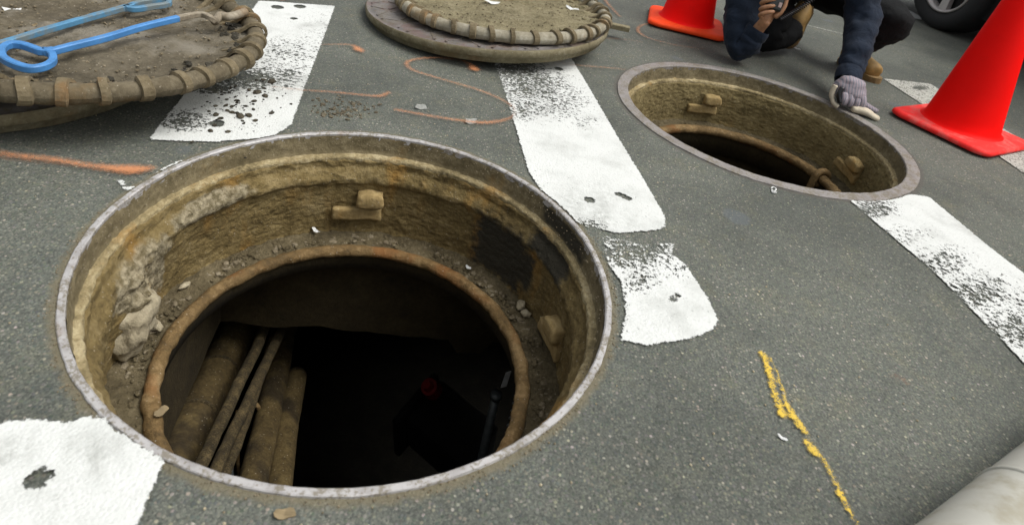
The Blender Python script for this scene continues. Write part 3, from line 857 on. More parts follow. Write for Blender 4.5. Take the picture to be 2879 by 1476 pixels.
# ------------------------------------------------------------------ what lies below
def below():
    a, b = G(620, 902, -.6), G(1434, 966, -.6)
    l2 = G(470, 1250, -.6)
    d = Vector((b.x - a.x, b.y - a.y)).normalized()
    a2, b2 = Vector((a.x, a.y)), Vector((b.x, b.y)) + d * .05
    ld = (Vector((l2.x, l2.y)) - a2).normalized()
    near_l = a2 + ld * .85
    near_r = b2 + Vector((-d.y, d.x)) * -.85
    ring = [a2, b2, near_r, near_l]
    root = empty('manhole_neck')
    tag(root, 'square concrete neck below the rim of the large manhole', 'concrete neck')
    for i in range(4):
        p, q = ring[i], ring[(i + 1) % 4]
        e = (q - p).normalized()
        nn = Vector((e.y, -e.x))
        if nn.dot((p + q) / 2 - C1) < 0: nn = -nn
        th = .14
        n = 26
        vs, fs = [], []
        for k in range(n + 1):
            u = p.lerp(q, k / n)
            low = -.6 + .012 * nz((u.x, u.y, 0), 9, 4)
            if i == 0 and abs(k / n - .80) < .05: low -= .05
            vs += [(u.x, u.y, -.332), (u.x, u.y, low), (u.x + nn.x * th, u.y + nn.y * th, low + .005), (u.x + nn.x * th, u.y + nn.y * th, -.332)]
        for k in range(n):
            o4 = k * 4
            for s in range(3): fs.append((o4 + s, o4 + s + 1, o4 + s + 5, o4 + s + 4))
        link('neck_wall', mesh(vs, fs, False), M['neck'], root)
    # the vault under the street
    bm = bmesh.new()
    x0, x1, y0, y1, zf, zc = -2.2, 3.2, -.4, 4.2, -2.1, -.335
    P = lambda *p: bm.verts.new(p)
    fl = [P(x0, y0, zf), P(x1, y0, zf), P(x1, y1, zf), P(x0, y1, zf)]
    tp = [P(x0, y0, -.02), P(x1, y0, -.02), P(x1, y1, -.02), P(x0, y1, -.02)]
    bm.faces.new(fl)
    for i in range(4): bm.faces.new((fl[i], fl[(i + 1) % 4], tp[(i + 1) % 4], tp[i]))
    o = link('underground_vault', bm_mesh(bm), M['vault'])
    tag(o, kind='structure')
    def pipe(name, p, q, z1, z2, wpx, mat, label, cat, group=None, ext=(0.5, .25), bands=(), namp=.02, seg=20, sag=0):
        A, B = G(*p, z1), G(*q, z2)
        r = wpx / 2 * ((A + B) / 2 - CAM).dot(FW) / F_PX
        dd = (B - A).normalized()
        A2, B2 = A - dd * ext[0], B + dd * ext[1]
        pts = []
        for k in range(41):
            t = k / 40
            v = A2.lerp(B2, t)
            v = v + Vector((nz(v, 5, 2, wpx) * .004, 0, nz(v, 5, 2, wpx + 9) * .004 - sag * math.sin(math.pi * t)))
            pts.append(v)
        o = link(name, tube(pts, r, seg, ns=30, namp=namp), mat)
        for bt in bands:
            v = A.lerp(B, bt)
            link('band', tube([v - dd * .006, v - dd * .002, v + dd * .004, v + dd * .006], [r * .98, r * 1.07, r * 1.07, r * .98], 20), M['cable'], o)
        return tag(o, label, cat, group)
    pipe('conduit_pipe', (665, 935), (528, 1225), -.80, -.70, 106, M['conduit'], 'thick muddy conduit along the left side of the shaft', 'pipe', bands=(.45, .86))
    pipe('conduit_pipe', (702, 950), (632, 1085), -.92, -.84, 44, M['cable'], 'thin dark conduit between the thick pipe and the cable bundle', 'pipe', ext=(.5, .3))
    pipe('conduit_pipe', (805, 930), (712, 1360), -.95, -.78, 68, M['conduit'], 'ochre conduit pipe left of its darker twin in the shaft', 'pipe', ext=(.5, .3))
    pipe('conduit_pipe', (828, 1080), (782, 1375), -.90, -.82, 66, M['conduit'], 'capped conduit pipe right of the ochre conduit', 'pipe', ext=(.04, .3))
    G1 = 'tarred cables bundled in the shaft'
    pipe('cable', (745, 925), (575, 1290), -.70, -.58, 32, M['cable'], 'upper left tarred cable of the slanted bundle', 'cable', G1, namp=.12, ext=(.4, .1))
    pipe('cable', (795, 925), (612, 1310), -.71, -.61, 30, M['cable'], 'lower right tarred cable of the slanted bundle', 'cable', G1, namp=.14, ext=(.4, .1))
    pipe('cable', (772, 935), (640, 1322), -.74, -.64, 26, M['cable'], 'thinner tarred cable sagging behind the slanted bundle', 'cable', G1, namp=.14, ext=(.4, .1), sag=.02)
    pipe('wire', (648, 1215), (650, 1350), -.9, -.9, 10, M['steel'], 'bluish hanging wire below the cable bundle', 'wire', ext=(.02, .2))
    pipe('wire', (664, 1170), (672, 1350), -.9, -.9, 9, M['rim'], 'rusty hanging wire right of the bluish wire', 'wire', ext=(.02, .2))
    v = [G(692, 1120, -.82), G(706, 1126, -.80), G(722, 1138, -.80), G(728, 1150, -.82)]
    tag(link('wire_hook', tube(smooth_path(v, 4), .006, 8), M['rim']), 'short rusty hook sticking out beside the cable bundle', 'hook')
    # dim gear on the right side
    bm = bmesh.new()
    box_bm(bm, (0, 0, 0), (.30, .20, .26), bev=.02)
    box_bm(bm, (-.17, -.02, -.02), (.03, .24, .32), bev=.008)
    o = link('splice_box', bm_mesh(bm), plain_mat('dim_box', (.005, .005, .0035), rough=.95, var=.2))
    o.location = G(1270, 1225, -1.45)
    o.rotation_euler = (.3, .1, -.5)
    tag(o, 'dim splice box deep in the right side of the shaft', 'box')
    bm = bmesh.new()
    bmesh.ops.create_cone(bm, segments=20, radius1=.034, radius2=.030, depth=.05, cap_ends=True)
    r_ = bmesh.ops.create_cone(bm, segments=20, radius1=.020, radius2=.014, depth=.03, cap_ends=True)
    bmesh.ops.translate(bm, verts=r_['verts'], vec=(0, 0, .038))
    o = link('red_cap', bm_mesh(bm), M['redplastic'])
    o.location = G(1212, 1092, -1.12)
    o.rotation_euler = (.5, -.4, 0)
    tag(o, 'red plastic cap showing faintly in the dark shaft', 'cap')
    p0 = G(1395, 1110, -.9)
    rod = link('steel_rod', tube([p0, p0 + Vector((0, 0, -.9))], .014, 14), M['steel'])
    link('rod_collar', tube([p0 + Vector((0, 0, .006)), p0 + Vector((0, 0, -.012))], .019, 14), M['steel'], rod)
    tag(rod, 'upright steel rod on the right side of the shaft', 'rod')
    p0 = G(1420, 1070, -.62)
    o = link('paper_tag', mesh([(-.008, 0, -.03), (.008, .004, -.024), (.011, .004, .034), (-.003, 0, .028), (-.008, .002, -.03), (.008, .006, -.024), (.011, .006, .034), (-.003, .002, .028)], [(0, 1, 2, 3), (7, 6, 5, 4), (0, 4, 5, 1), (1, 5, 6, 2), (2, 6, 7, 3), (3, 7, 4, 0)], False), M['paper'])
    o.location = p0
    tag(o, 'white tag hanging near the right of the shaft', 'tag')
    rk = empty('cable_rack', G(1457, 1100, -.6))
    tag(rk, 'row of small cable rack pegs under the right inner rim', 'cable rack')
    link('rack_bar', tube([(0.02, .02, .02), (.02, .02, -.5)], .010, 6), M['cable'], rk)
    peg = tube([(.02, 0.02, 0), (-.008, -.012, .004)], .003, 6)
    for k in range(11):
        o = link('peg', peg, M['steel'], rk)
        o.location = (0, 0, -.01 - k * .028)
below()

# ------------------------------------------------------------------ stacked covers
def plane_rot(nx, ny):
    n = Vector((nx, ny, 1)).normalized()
    return Vector((0, 0, 1)).rotation_difference(n).to_euler()
def cover(loc, rot, R, label, top, pattern=True):
    root = empty('manhole_cover', loc, rot)
    tag(root, label, 'manhole cover')
    prof = [(.001, 0), (R * .9, 0), (R - .030, .001), (R - .024, -.003), (R - .012, -.002), (R - .004, 0), (R, -.005), (R - .001, -.026), (R - .006, -.030), (R - .016, -.033), (R - .018, -.050), (R - .024, -.054), (.001, -.054)]
    def fn(t, r, z, j):
        q = (r * math.cos(t), r * math.sin(t), z)
        return r + nz(q, 14, 3) * .0014 * (1 if r > .3 else 0), z + nz(q, 18, 3) * .0014 * (1 if 2 < j < 10 else 0)
    body = link('cover_plate', lathe((0, 0), prof[:6], 200, fn), top, root)
    link('cover_edge', lathe((0, 0), prof[5:], 200, fn), M['coverside'], root)
    if pattern:
        bm = bmesh.new()
        for k in range(36):
            a = 2 * math.pi * k / 36
            for q, rr in enumerate((.30, .36, .42)):
                s = 1 if (k + q) % 2 else -1
                rot_ = Matrix.Rotation(a + s * .7, 3, 'Z')
                box_bm(bm, (rr * R / .465 * math.cos(a), rr * R / .465 * math.sin(a), .0006), (.062, .008, .0030), rot_)
        link('raised_pattern', bm_mesh(bm), top, root)['kind'] = 'stuff'
    return root
def clip_mesh(rt, wd=.021, th=.0075):
    """strap bent round the gasket tube and running in over the mud; x points outwards, origin on the tube centre"""
    path = []
    for k in range(13):
        a = R_(-52 + k * 16.5)
        path.append((math.cos(a) * (rt + .001), math.sin(a) * (rt + .001)))
    path += [(-rt - .012, -rt * .05), (-rt - .030, -rt * .42), (-rt - .052, -rt * .75)]
    vs, fs = [], []
    for i, (x, z) in enumerate(path):
        a = path[max(i - 1, 0)]
        b = path[min(i + 1, len(path) - 1)]
        tx, tz = b[0] - a[0], b[1] - a[1]
        L = math.hypot(tx, tz)
        nx, nzz = tz / L, -tx / L
        k = 1.0 if i < 13 else 1 - .25 * (i - 12) / 3
        hw = wd * .5 * k
        th_ = th * min(1, .25 + i * .3)
        for (s, h) in ((-1, 0), (-.8, th_), (.8, th_), (1, 0)):
            vs.append((x + nx * h, s * hw + .004 * math.sin(i * .5), z + nzz * h))
    for i in range(len(path) - 1):
        for s in range(3): fs.append((i * 4 + s, i * 4 + s + 1, i * 4 + s + 5, i * 4 + s + 4))
    fs += [(3, 2, 1, 0), tuple(len(vs) - 4 + k for k in range(4))]
    return mesh(vs, fs, False)
def pan(loc, rot, R, rt, n, label, mud, seed, deep):
    root = empty('inner_lid', loc, rot)
    tag(root, label, 'inner manhole lid', 'upturned inner lids with clipped gasket rims')
    Rc = R - rt
    def fn(t, r, z, j):
        q = (r * math.cos(t), r * math.sin(t), z)
        k = 1 + .08 * nz(q, 12, 3, seed) + .07 * nz(q, 45, 4, seed)
        return Rc + (r - Rc) * k, z * k
    link('gasket_tube', lathe((0, 0), [(Rc + rt * math.cos(a), rt * math.sin(a)) for a in [2 * math.pi * k / 18 for k in range(19)]], 260, fn), M['tubing'] if mud is M['dirt'] else M['tubing2'], root)
    def fm(t, r, z, j):
        q = (r * math.cos(t), r * math.sin(t), 0)
        return r, z + nz(q, 5, 4, seed) * .007 + nz(q, 30, 4, seed) * .0030 + max(0, nz(q, 11, 3, seed + 4) - .25) * .020
    link('mud_fill', lathe((0, 0), resample([(.001, -rt * .35), (Rc * .7, -rt * .5), (Rc - rt * .6, -rt * .1)], .006), 300, fm), mud, root)
    link('lid_underside', lathe((0, 0), [(Rc - rt * .4, -rt * .75), (Rc - .08, -rt - .003), (Rc - .14, -deep + .012), (Rc - .16, -deep), (.001, -deep)], 80), M['coverside'], root)
    cm = [clip_mesh(rt, .021), clip_mesh(rt, .017, .009), clip_mesh(rt, .026, .007)]
    for k in range(n):
        a = 2 * math.pi * (k + random.uniform(-.18, .18)) / n
        o = link('clip', cm[k % 3], M['clip'], root)
        o.location = (Rc * math.cos(a), Rc * math.sin(a), 0)
        o.rotation_euler = (0, random.uniform(-.08, .05), a + random.uniform(-.25, .25))
        s = random.uniform(.92, 1.12)
        o.scale = (s, random.uniform(.85, 1.2), s)
    # clumps of dark mud against the inside of the rim
    bm = bmesh.new()
    for k in range(150):
        a = random.choice((-1.9, -1.6, -1.0, -.3, .35, .6)) + random.gauss(0, .16)
        r = Rc - rt - abs(random.gauss(0, .028))
        s = random.uniform(.004, .011)
        pebble(bm, (r * math.cos(a), r * math.sin(a), -rt * .2), s, 1, (1.3, 1, .6))
    ob = link('mud_clumps', bm_mesh(bm), M['blackmud'] if mud is M['dirt'] else M['drydirt'], root)
    ob['kind'] = 'stuff'
    bm = bmesh.new()
    for k in range(500):
        a, r = random.random() * 6.28, Rc * math.sqrt(random.random()) * .93
        pebble(bm, (r * math.cos(a), r * math.sin(a), -rt * .32), random.uniform(.0015, .0045), 1)
    ob = link('crumbs', bm_mesh(bm), M['rubble'], root)
    ob['kind'] = 'stuff'
    return root
# middle stack: cover propped on a bar, upturned lid on top
cover((-.154, 2.575, .080), plane_rot(-.079, 0), .49, 'iron street cover with chevron relief under the sandy lid', M['covertop'])
pan((-.095, 2.569, .1135), plane_rot(-.065, 0), .43, .022, 36, 'sandy upturned inner lid resting on the chevron cover', M['drydirt'], 3, .031)
# left stack
cover((-1.357, 1.5055, .055), (0, 0, 0), .465, 'iron street cover lying flat beneath the muddy lid with blue hooks', M['covertop'], False)
LID = pan((-1.085, 1.515, .141), plane_rot(.032, .004), .42, .0225, 36, 'muddy upturned inner lid carrying the blue lifting hooks', M['dirt'], 8, .084)
bm = bmesh.new()
box_bm(bm, (0, 0, 0), (.40, .036, .022), bev=.003)
o = link('wooden_bar', bm_mesh(bm), M['wood'])
e0, e1 = G(1692, 66, .055), G(1770, 82, .055)
o.location = e1 + (e0 - e1).normalized() * .2
o.location.z = .053
o.rotation_euler = (0, 0, math.atan2(e1.y - e0.y, e1.x - e0.x))
tag(o, 'wooden bar poking out from under the propped cover', 'wooden bar')
scrap(1381, 11, .10, .060, .020, .3, M['paper'], 'cream paper scrap on the sandy lid', 'paper scrap')
scrap(1608, 29, .12, .050, .018, -.2, M['paper'], 'bright white scrap near the right rim of the sandy lid', 'paper scrap')
scrap(34, 36, .13, .034, .024, .8, M['paper'], 'crumpled bluish white scrap on the muddy lid', 'paper scrap')
scrap(112, 81, .13, .030, .014, -.2, M['leaf'], 'small pale chip on the muddy lid behind the blue hook', 'chip', 'chip')

# ------------------------------------------------------------------ blue lifting hooks
def hook(name, label, shaft_px, loop_px, tip_px, z, hw, mat, ztip=0.0):
    loop = [G(x, y, z) for x, y in loop_px]
    shaft = [G(x, y, z + i * (ztip / max(len(shaft_px) - 1, 1))) for i, (x, y) in enumerate(shaft_px)]
    root = link(name, tube(smooth_path(shaft, 6), hw, square=(hw, hw)), mat)
    link('handle_loop', tube(smooth_path(loop, 6), hw, square=(hw * .95, hw)), mat, root)
    if tip_px:
        tip = [shaft[-1]] + [G(x, y, z + ztip + d) for x, y, d in tip_px]
        link('hook_end', tube(smooth_path(tip, 6), hw, square=(hw * .9, hw * .9)), M['rustysteel'], root)
    return tag(root, label, 'lifting hook', 'blue lifting hooks on the muddy lid')
hook('lifting_hook', 'bright blue lifting hook with its loop handle toward the viewer',
     [(128, 148), (150, 145), (200, 132), (300, 107), (400, 77), (500, 53)],
     [(150, 143), (118, 146), (90, 137), (60, 128), (28, 127), (6, 140), (8, 163), (40, 182), (82, 194), (120, 190), (146, 176), (148, 158), (132, 146), (120, 145)],
     [(540, 44, 0), (568, 42, .0), (590, 50, 0), (604, 62, -.012)], .158, .0080, M['blue'], .018)
hook('lifting_hook', 'dirtier blue lifting hook lying farther back on the lid',
     [(-60, 138), (20, 120), (120, 89), (240, 54), (340, 26), (372, 18)],
     [(350, 26), (378, 14), (400, 8), (440, 3), (470, 2), (476, 8), (466, 15), (430, 20), (400, 25), (378, 27), (360, 25)],
     None, .158, .0078, M['dirtyblue'])
pts = [G(604, 62, .165), G(618, 46, .17), G(645, 48, .172), G(670, 42, .172), G(688, 34, .168)]
tag(link('rope_end', tube(smooth_path(pts, 5), .012, 9, ns=60, namp=.2), M['rustysteel']), 'frayed muddy rope end at the tip of the bright blue hook', 'rope')

# ------------------------------------------------------------------ cones
def cone(loc, rz, half, h, label, basemat, tilt=(0, 0)):
    root = empty('traffic_cone', loc, (tilt[0], tilt[1], rz))
    tag(root, label, 'traffic cone', 'red traffic cones on the road')
    def sq(h_, ch, z, hole=False):
        out = []
        for q_ in range(4):
            for k in range(7):
                a = q_ * math.pi / 2 + k / 6 * math.pi / 2
                cx, cy = (h_ - ch) * (1 if q_ in (0, 3) else -1), (h_ - ch) * (1 if q_ in (0, 1) else -1)
                out.append((cx + ch * math.cos(a), cy + ch * math.sin(a), z + .003 * nz((cx + ch * math.cos(a), cy + ch * math.sin(a), 0), 14)))
        return out
    rings = [sq(half - .004, .050, .008), sq(half, .054, .012), sq(half + .001, .055, .018), sq(half - .001, .054, .024), sq(half - .006, .050, .029), sq(half - .014, .046, .031), sq(half - .035, .06, .031)]
    rings.append([(.147 * half / .185 * math.cos(2 * math.pi * (k + .5) / 28 - .056), .147 * half / .185 * math.sin(2 * math.pi * (k + .5) / 28 - .056), .034) for k in range(28)])
    vs = [v for r_ in rings for v in r_]
    fs = [tuple(range(28))[::-1], tuple(28 * (len(rings) - 1) + k for k in range(28))]
    for a_ in range(len(rings) - 1):
        for k in range(28): fs.append((a_ * 28 + k, a_ * 28 + (k + 1) % 28, (a_ + 1) * 28 + (k + 1) % 28, (a_ + 1) * 28 + k))
    link('base', mesh(vs, fs), basemat, root)
    bm = bmesh.new()
    for sx in (-1, 1):
        for sy in (-1, 1): box_bm(bm, (sx * half * .6, sy * half * .6, .0055), (half * .5, half * .5, .011))
    ob = link('foot_pads', bm_mesh(bm), M['conefoot'], root)
    k = half / .185
    prof = [(.146 * k, .032), (.134 * k, .037), (.128 * k, .048), (.122 * k, .08), (.030 * k, h - .03), (.027 * k, h - .004), (.022 * k, h), (.019 * k, h - .005), (.1 * k, .06)]
    link('cone_body', lathe((0, 0), prof, 96), M['cone'], root)
    return root
g1, g2, g3 = Vector((1.4936, 2.4851)), Vector((1.6998, 2.1755)), Vector((1.978, 2.4133))
ctr = (g1 + g3) / 2
ang = math.atan2(g2.y - g1.y, g2.x - g1.x)
cone((ctr.x + .012, ctr.y - .004, 0), ang, .190, .72, 'tall red traffic cone nearest the right edge with its tip out of view', M['conebase'])
cone((.802, 3.268, 0), -.16, .190, .72, 'red traffic cone with orange base behind the kneeling worker', M['conebase2'])

# ------------------------------------------------------------------ worker
def skin_mesh(joints, edges, sub=2, fold=None, seed=0, root=0):
    """joints: [(x, y, z, rx, ry)] -> one continuous skinned surface"""
    me = bpy.data.meshes.new('m')
    me.from_pydata([j[:3] for j in joints], edges, [])
    o = bpy.data.objects.new('tmp', me)
    COL.objects.link(o)
    md = o.modifiers.new('s', 'SKIN')
    md.use_smooth_shade = True
    sv = me.skin_vertices[0].data
    for i, j in enumerate(joints):
        sv[i].radius = (j[3], j[4] if len(j) > 4 else j[3])
        sv[i].use_root = i == root
    o.modifiers.new('d', 'SUBSURF').levels = sub
    o.modifiers['d'].render_levels = sub
    dg = bpy.context.evaluated_depsgraph_get()
    out = bpy.data.meshes.new_from_object(o.evaluated_get(dg))
    bpy.data.objects.remove(o)
    if fold:
        nrm = [v.normal.copy() for v in out.vertices]
        for v, n in zip(out.vertices, nrm):
            q = v.co
            v.co = q + n * (fold * (nz((q.x, q.y, q.z * 2.2), 9, 3, seed) + .5 * nz((q.x, q.y, q.z * 1.6), 22, 3, seed)))
        out.update()
    return smooth(out)
def merge(*mes):
    bm = bmesh.new()
    for me in mes: bm.from_mesh(me)
    out = bpy.data.meshes.new('m')
    bm.to_mesh(out)
    bm.free()
    return smooth(out)

V = lambda *a: Vector(a)
SH_L = RY(2088, -95, 2.96)           # shoulder on the left of the photo
SH_R = RY(2418, -110, 2.90)
ELB = V(.945, 2.762, .050)
WR_L = RY(2136, 78, 2.745)
HAND = RY(2168, 42, 2.715)
ELB_R = RY(2428, 60, 2.78)
WR_R = RY(2388, 205, 2.575)
NECK = (SH_L + SH_R) / 2 + V(0, -.03, .05)
HEAD = NECK + V(-.02, -.16, .08)
CHEST = (SH_L + SH_R) / 2 + V(.02, .16, -.02)
BELLY = CHEST + V(.07, .16, -.095)
HIP = BELLY + V(.05, .17, .0)
HIP_L = HIP + V(-.10, -.02, -.03)
HIP_R = HIP + V(.12, 0, -.02)
KN_L = V(1.12, 2.985, .075)
AN_L = V(1.315, 3.225, .135)
KN_R = RY(2508, 44, 2.95)
AN_R = RY(2398, 150, 3.02)

def add_chain(J, E, start, pts):
    prev = start
    for p in pts:
        J.append(tuple(p[0]) + tuple(p[1:]))
        E.append((prev, len(J) - 1))
        prev = len(J) - 1
    return prev
# bare body: pelvis, spine, neck, head and the limbs under the clothes
J = [tuple(HIP) + (.11, .10)]
E = []
ch = add_chain(J, E, 0, [(BELLY, .105, .10), (CHEST, .125, .11), (NECK + V(0, .03, -.01), .075, .07)])
nk = add_chain(J, E, ch, [(NECK + V(-.005, -.05, .02), .055, .055), (HEAD + V(.0, .03, 0), .075, .08), (HEAD + V(-.004, -.055, -.01), .075, .085), (HEAD + V(-.008, -.125, -.03), .06, .06)])
add_chain(J, E, ch - 1, [(SH_L + V(.03, .02, -.02), .055), (SH_L.lerp(ELB, .5), .045), (ELB, .038), (ELB.lerp(WR_L, .6), .030), (WR_L, .026), (WR_L.lerp(HAND, .75), .030, .022)])
add_chain(J, E, ch - 1, [(SH_R + V(-.03, .02, -.02), .055), (ELB_R, .042), (ELB_R.lerp(WR_R, .6), .034), (WR_R, .028)])
add_chain(J, E, 0, [(HIP_L, .085), (HIP_L.lerp(KN_L, .5), .075), (KN_L + V(0, .02, .0), .052), (KN_L.lerp(AN_L, .5), .05), (AN_L, .038)])
add_chain(J, E, 0, [(HIP_R, .085), (HIP_R.lerp(KN_R, .5), .075), (KN_R, .055), (KN_R.lerp(AN_R, .5), .048), (AN_R, .038)])
body = skin_mesh(J, E, 2)
# the hand that holds the microphone: fingers wrap in from the left, thumb on the right
hx = RT.copy(); hy = UP.copy(); hf = -FW                   # right, up and toward the viewer as the hand is turned
HC = HAND
def hp(a, b, c): return HC + hx * a + hy * b + hf * c
def finger(pts, rad):
    return skin_mesh([tuple(hp(*p)) + (r, r) for p, r in zip(pts, rad)], [(i, i + 1) for i in range(len(pts) - 1)], 2)
wl = WR_L - HC
wr = (wl.dot(hx), wl.dot(hy), wl.dot(hf))
palm = skin_mesh([tuple(hp(*wr)) + (.026, .022), tuple(hp(wr[0] * .55, wr[1] * .55, wr[2] * .4)) + (.030, .022), tuple(hp(-.006, .008, -.012)) + (.036, .022), tuple(hp(-.004, .050, -.014)) + (.034, .017)], [(0, 1), (1, 2), (2, 3)], 2)
fing = []
for k, (b0, ln, dx) in enumerate(((.072, 1.0, .004), (.048, 1.05, .0), (.022, .98, -.004), (-.002, .8, -.006))):
    fing.append(finger([(-.024 + dx, b0 - .012, -.010), (-.042 + dx, b0, .002), (-.038 + dx, b0 + .004, .030), (-.018 + dx * .5, b0 + .008, .043), (.006 * ln + dx, b0 + .010, .038)], [.0095, .0105, .0096, .0088, .0068]))
thumb = finger([(.012, -.012, -.006), (.034, .006, .006), (.050, .034, .014), (.056, .062, .018), (.060, .082, .018)], [.015, .0125, .0115, .0105, .0080])
PERSON = link('person', merge(body, palm, thumb, *fing), M['skin'])
tag(PERSON, 'person kneeling in navy fleece and black trousers holding a radio microphone', 'person')
# face and hair
nose = skin_mesh([tuple(HEAD + V(-.008, -.165, -.005)) + (.010, .010), tuple(HEAD + V(-.010, -.185, -.040)) + (.016, .014)], [(0, 1)], 2)
link('nose', nose, M['skin'], PERSON)
for s in (-1, 1):
    bm = bmesh.new(); bmesh.ops.create_uvsphere(bm, u_segments=12, v_segments=8, radius=.012)
    e = link('eye', bm_mesh(bm, True), M['hair'], PERSON); e.location = HEAD + V(-.008 + s * .030, -.160, -.012)
    bm = bmesh.new(); bmesh.ops.create_uvsphere(bm, u_segments=12, v_segments=8, radius=.03)
    e = link('ear', bm_mesh(bm, True), M['skin'], PERSON); e.location = HEAD + V(s * .085, -.02, -.01); e.scale = (.35, .7, 1)
hair = skin_mesh([tuple(HEAD + V(0, .05, .02)) + (.086, .09), tuple(HEAD + V(-.004, -.04, .022)) + (.084, .088), tuple(HEAD + V(-.006, -.10, .030)) + (.062, .06)], [(0, 1), (1, 2)], 2, fold=.006)
link('hair', hair, M['hair'], PERSON)
# fleece
J = [tuple(BELLY + V(.0, .04, -.01)) + (.19, .17)]
E = []
c0 = add_chain(J, E, 0, [(CHEST, .18, .16), (NECK + V(0, .05, -.01), .10, .085)])
SU = SH_L.lerp(ELB, .5)
add_chain(J, E, 1, [(SH_L + V(.03, .0, .0), .092), (SU + V(.0, 0, .01), .080), (ELB.lerp(SU, .35) + V(-.004, 0, .0), .076), (ELB + V(.0, .0, .002), .078, .072), (ELB.lerp(WR_L, .45) + V(.004, 0, -.004), .060), (ELB.lerp(WR_L, .72), .050), (ELB.lerp(WR_L, .90), .041)])
add_chain(J, E, 1, [(SH_R + V(-.02, .0, .0), .094), (SH_R.lerp(ELB_R, .6) + V(.0, 0, 0), .080), (ELB_R, .074), (ELB_R.lerp(WR_R, .45), .064), (ELB_R.lerp(WR_R, .78), .056), (WR_R + V(0, .0, -.012), .046)])
link('fleece_top', skin_mesh(J, E, 3, fold=.013, seed=3), M['navy'], PERSON)
# cuffs
def ringband(c, d, r, h, mat, name):
    d = d.normalized()
    return link(name, tube([c - d * h, c - d * h * .6, c, c + d * h * .6, c + d * h], [r * .96, r * 1.02, r * 1.02, r * 1.02, r * .94], 22, cap=False, ns=40, namp=.03), mat, PERSON)
dl = WR_L - ELB
ringband(ELB.lerp(WR_L, .80), dl, .050, .026, M['navy'], 'cuff')
dr = WR_R - ELB_R
ringband(WR_R + dr.normalized() * .018, dr, .049, .030, M['navy'], 'cuff')
# trousers
J = [tuple(HIP) + (.155, .145)]
E = []
add_chain(J, E, 0, [(BELLY + V(.01, .08, -.01), .14, .12)])
add_chain(J, E, 0, [(HIP_L, .14), (HIP_L.lerp(KN_L, .5), .142), (KN_L.lerp(HIP_L, .14), .108), (KN_L + V(-.012, -.025, .0), .072), (KN_L + V(.045, .055, -.003), .072), (KN_L.lerp(AN_L, .55) + V(-.0, -.02, 0), .082), (KN_L.lerp(AN_L, .92) + V(-.01, -.03, .01), .078)])
add_chain(J, E, 0, [(HIP_R, .125), (HIP_R.lerp(KN_R, .5), .115), (KN_R.lerp(HIP_R, .18), .104), (KN_R + V(.012, -.02, -.008), .118, .112), (KN_R.lerp(AN_R, .25), .108), (KN_R.lerp(AN_R, .6), .078), (KN_R.lerp(AN_R, .88), .060)])
link('trousers', skin_mesh(J, E, 3, fold=.012, seed=9), M['black_cloth'], PERSON)
# boots: boot axis from heel to toe
def boot(heel, toe, up, ankle):
    ax = (toe - heel)
    L = ax.length
    ax.normalize()
    up = (up - ax * up.dot(ax)).normalized()
    sd_ = ax.cross(up)
    def bp(a, s, h): return heel + ax * (a * L) + sd_ * s + up * h
    J = [tuple(bp(.20, 0, .055)) + (.042, .05)]
    E = []
    add_chain(J, E, 0, [(bp(.42, 0, .060), .048, .052), (bp(.62, 0, .052), .052, .044), (bp(.80, 0, .046), .053, .040), (bp(.92, 0, .040), .042, .033)])
    add_chain(J, E, 0, [(bp(.10, 0, .050), .038, .042)])
    add_chain(J, E, 0, [(ankle.lerp(bp(.2, 0, .06), .5), .046, .050), (ankle, .047, .052)])
    b = link('boot', skin_mesh(J, E, 3, fold=.004, seed=5), M['boot'], PERSON)
    # sole
    out = [(-.01, .026), (.10, .038), (.40, .038), (.65, .046), (.85, .045), (.97, .032), (1.02, .012)]
    path = [(a, s) for a, s in out] + [(a, -s) for a, s in out[::-1]]
    n = len(path)
    vs = [bp(a, s, h) for h in (.0, .012, .026) for a, s in path]
    fs = [tuple(range(n))[::-1], tuple(2 * n + k for k in range(n))]
    for lv in range(2):
        for k in range(n): fs.append((lv * n + k, lv * n + (k + 1) % n, (lv + 1) * n + (k + 1) % n, (lv + 1) * n + k))
    link('sole', mesh(vs, fs, False), M['sole'], b)
    for k in range(4):
        a = .40 + .07 * k
        q = [bp(a, -.022, .083 - .006 * k + .002), bp(a + .02, 0, .097 - .009 * k), bp(a + .03, .022, .084 - .006 * k)]
        link('lace', tube(smooth_path(q, 3), .0035, 6), M['cord'], b)
tR = V(1.628, 2.900, 0); hR = V(1.562, 3.142, 0)
boot(hR, tR, V(0, 0, 1), AN_R.lerp(hR + V(0, 0, .1), .3))
toeL = V(1.262, 3.112, .030); heelL = RY(2272, 22, 3.215)
boot(heelL, toeL, (KN_L - AN_L) * 1.0 + V(0, 0, .05) - V(.0, .05, .0), AN_L)
# glove on the planted hand
GC = G(2382, 268, .05)
def gp(a, b, c): return GC + V(a, b, c)
gl = skin_mesh([tuple(gp(-.004, .016, .074)) + (.046, .042), tuple(gp(-.006, .0, .040)) + (.064, .054), tuple(gp(.004, -.008, .006)) + (.068, .056), tuple(gp(.008, -.014, -.016)) + (.052, .040)], [(0, 1), (1, 2), (2, 3)], 3, fold=.010, seed=2)
GLV = link('work_glove', gl, M['glove'], PERSON)
th = skin_mesh([tuple(gp(.045, .0, -.014)) + (.028, .022), tuple(gp(.092, -.008, -.030)) + (.020, .015), tuple(gp(.130, -.020, -.038)) + (.013, .011)], [(0, 1), (1, 2)], 2, fold=.003)
link('glove_thumb', th, M['glove'], GLV)
cuffp = [gp(-.030, .000, .088), gp(-.056, -.020, .072), gp(-.074, -.032, .040), gp(-.078, -.036, .006), gp(-.066, -.046, -.024), gp(-.046, -.058, -.036)]
link('glove_cuff', tube(smooth_path(cuffp[2:], 5), .0090, 10, ns=60, namp=.3), M['cream'], GLV)
slit = [gp(-.052, -.046, .040), gp(-.058, -.052, .010), gp(-.046, -.060, -.018)]  # solid black tube standing for the shade inside the glove cuff
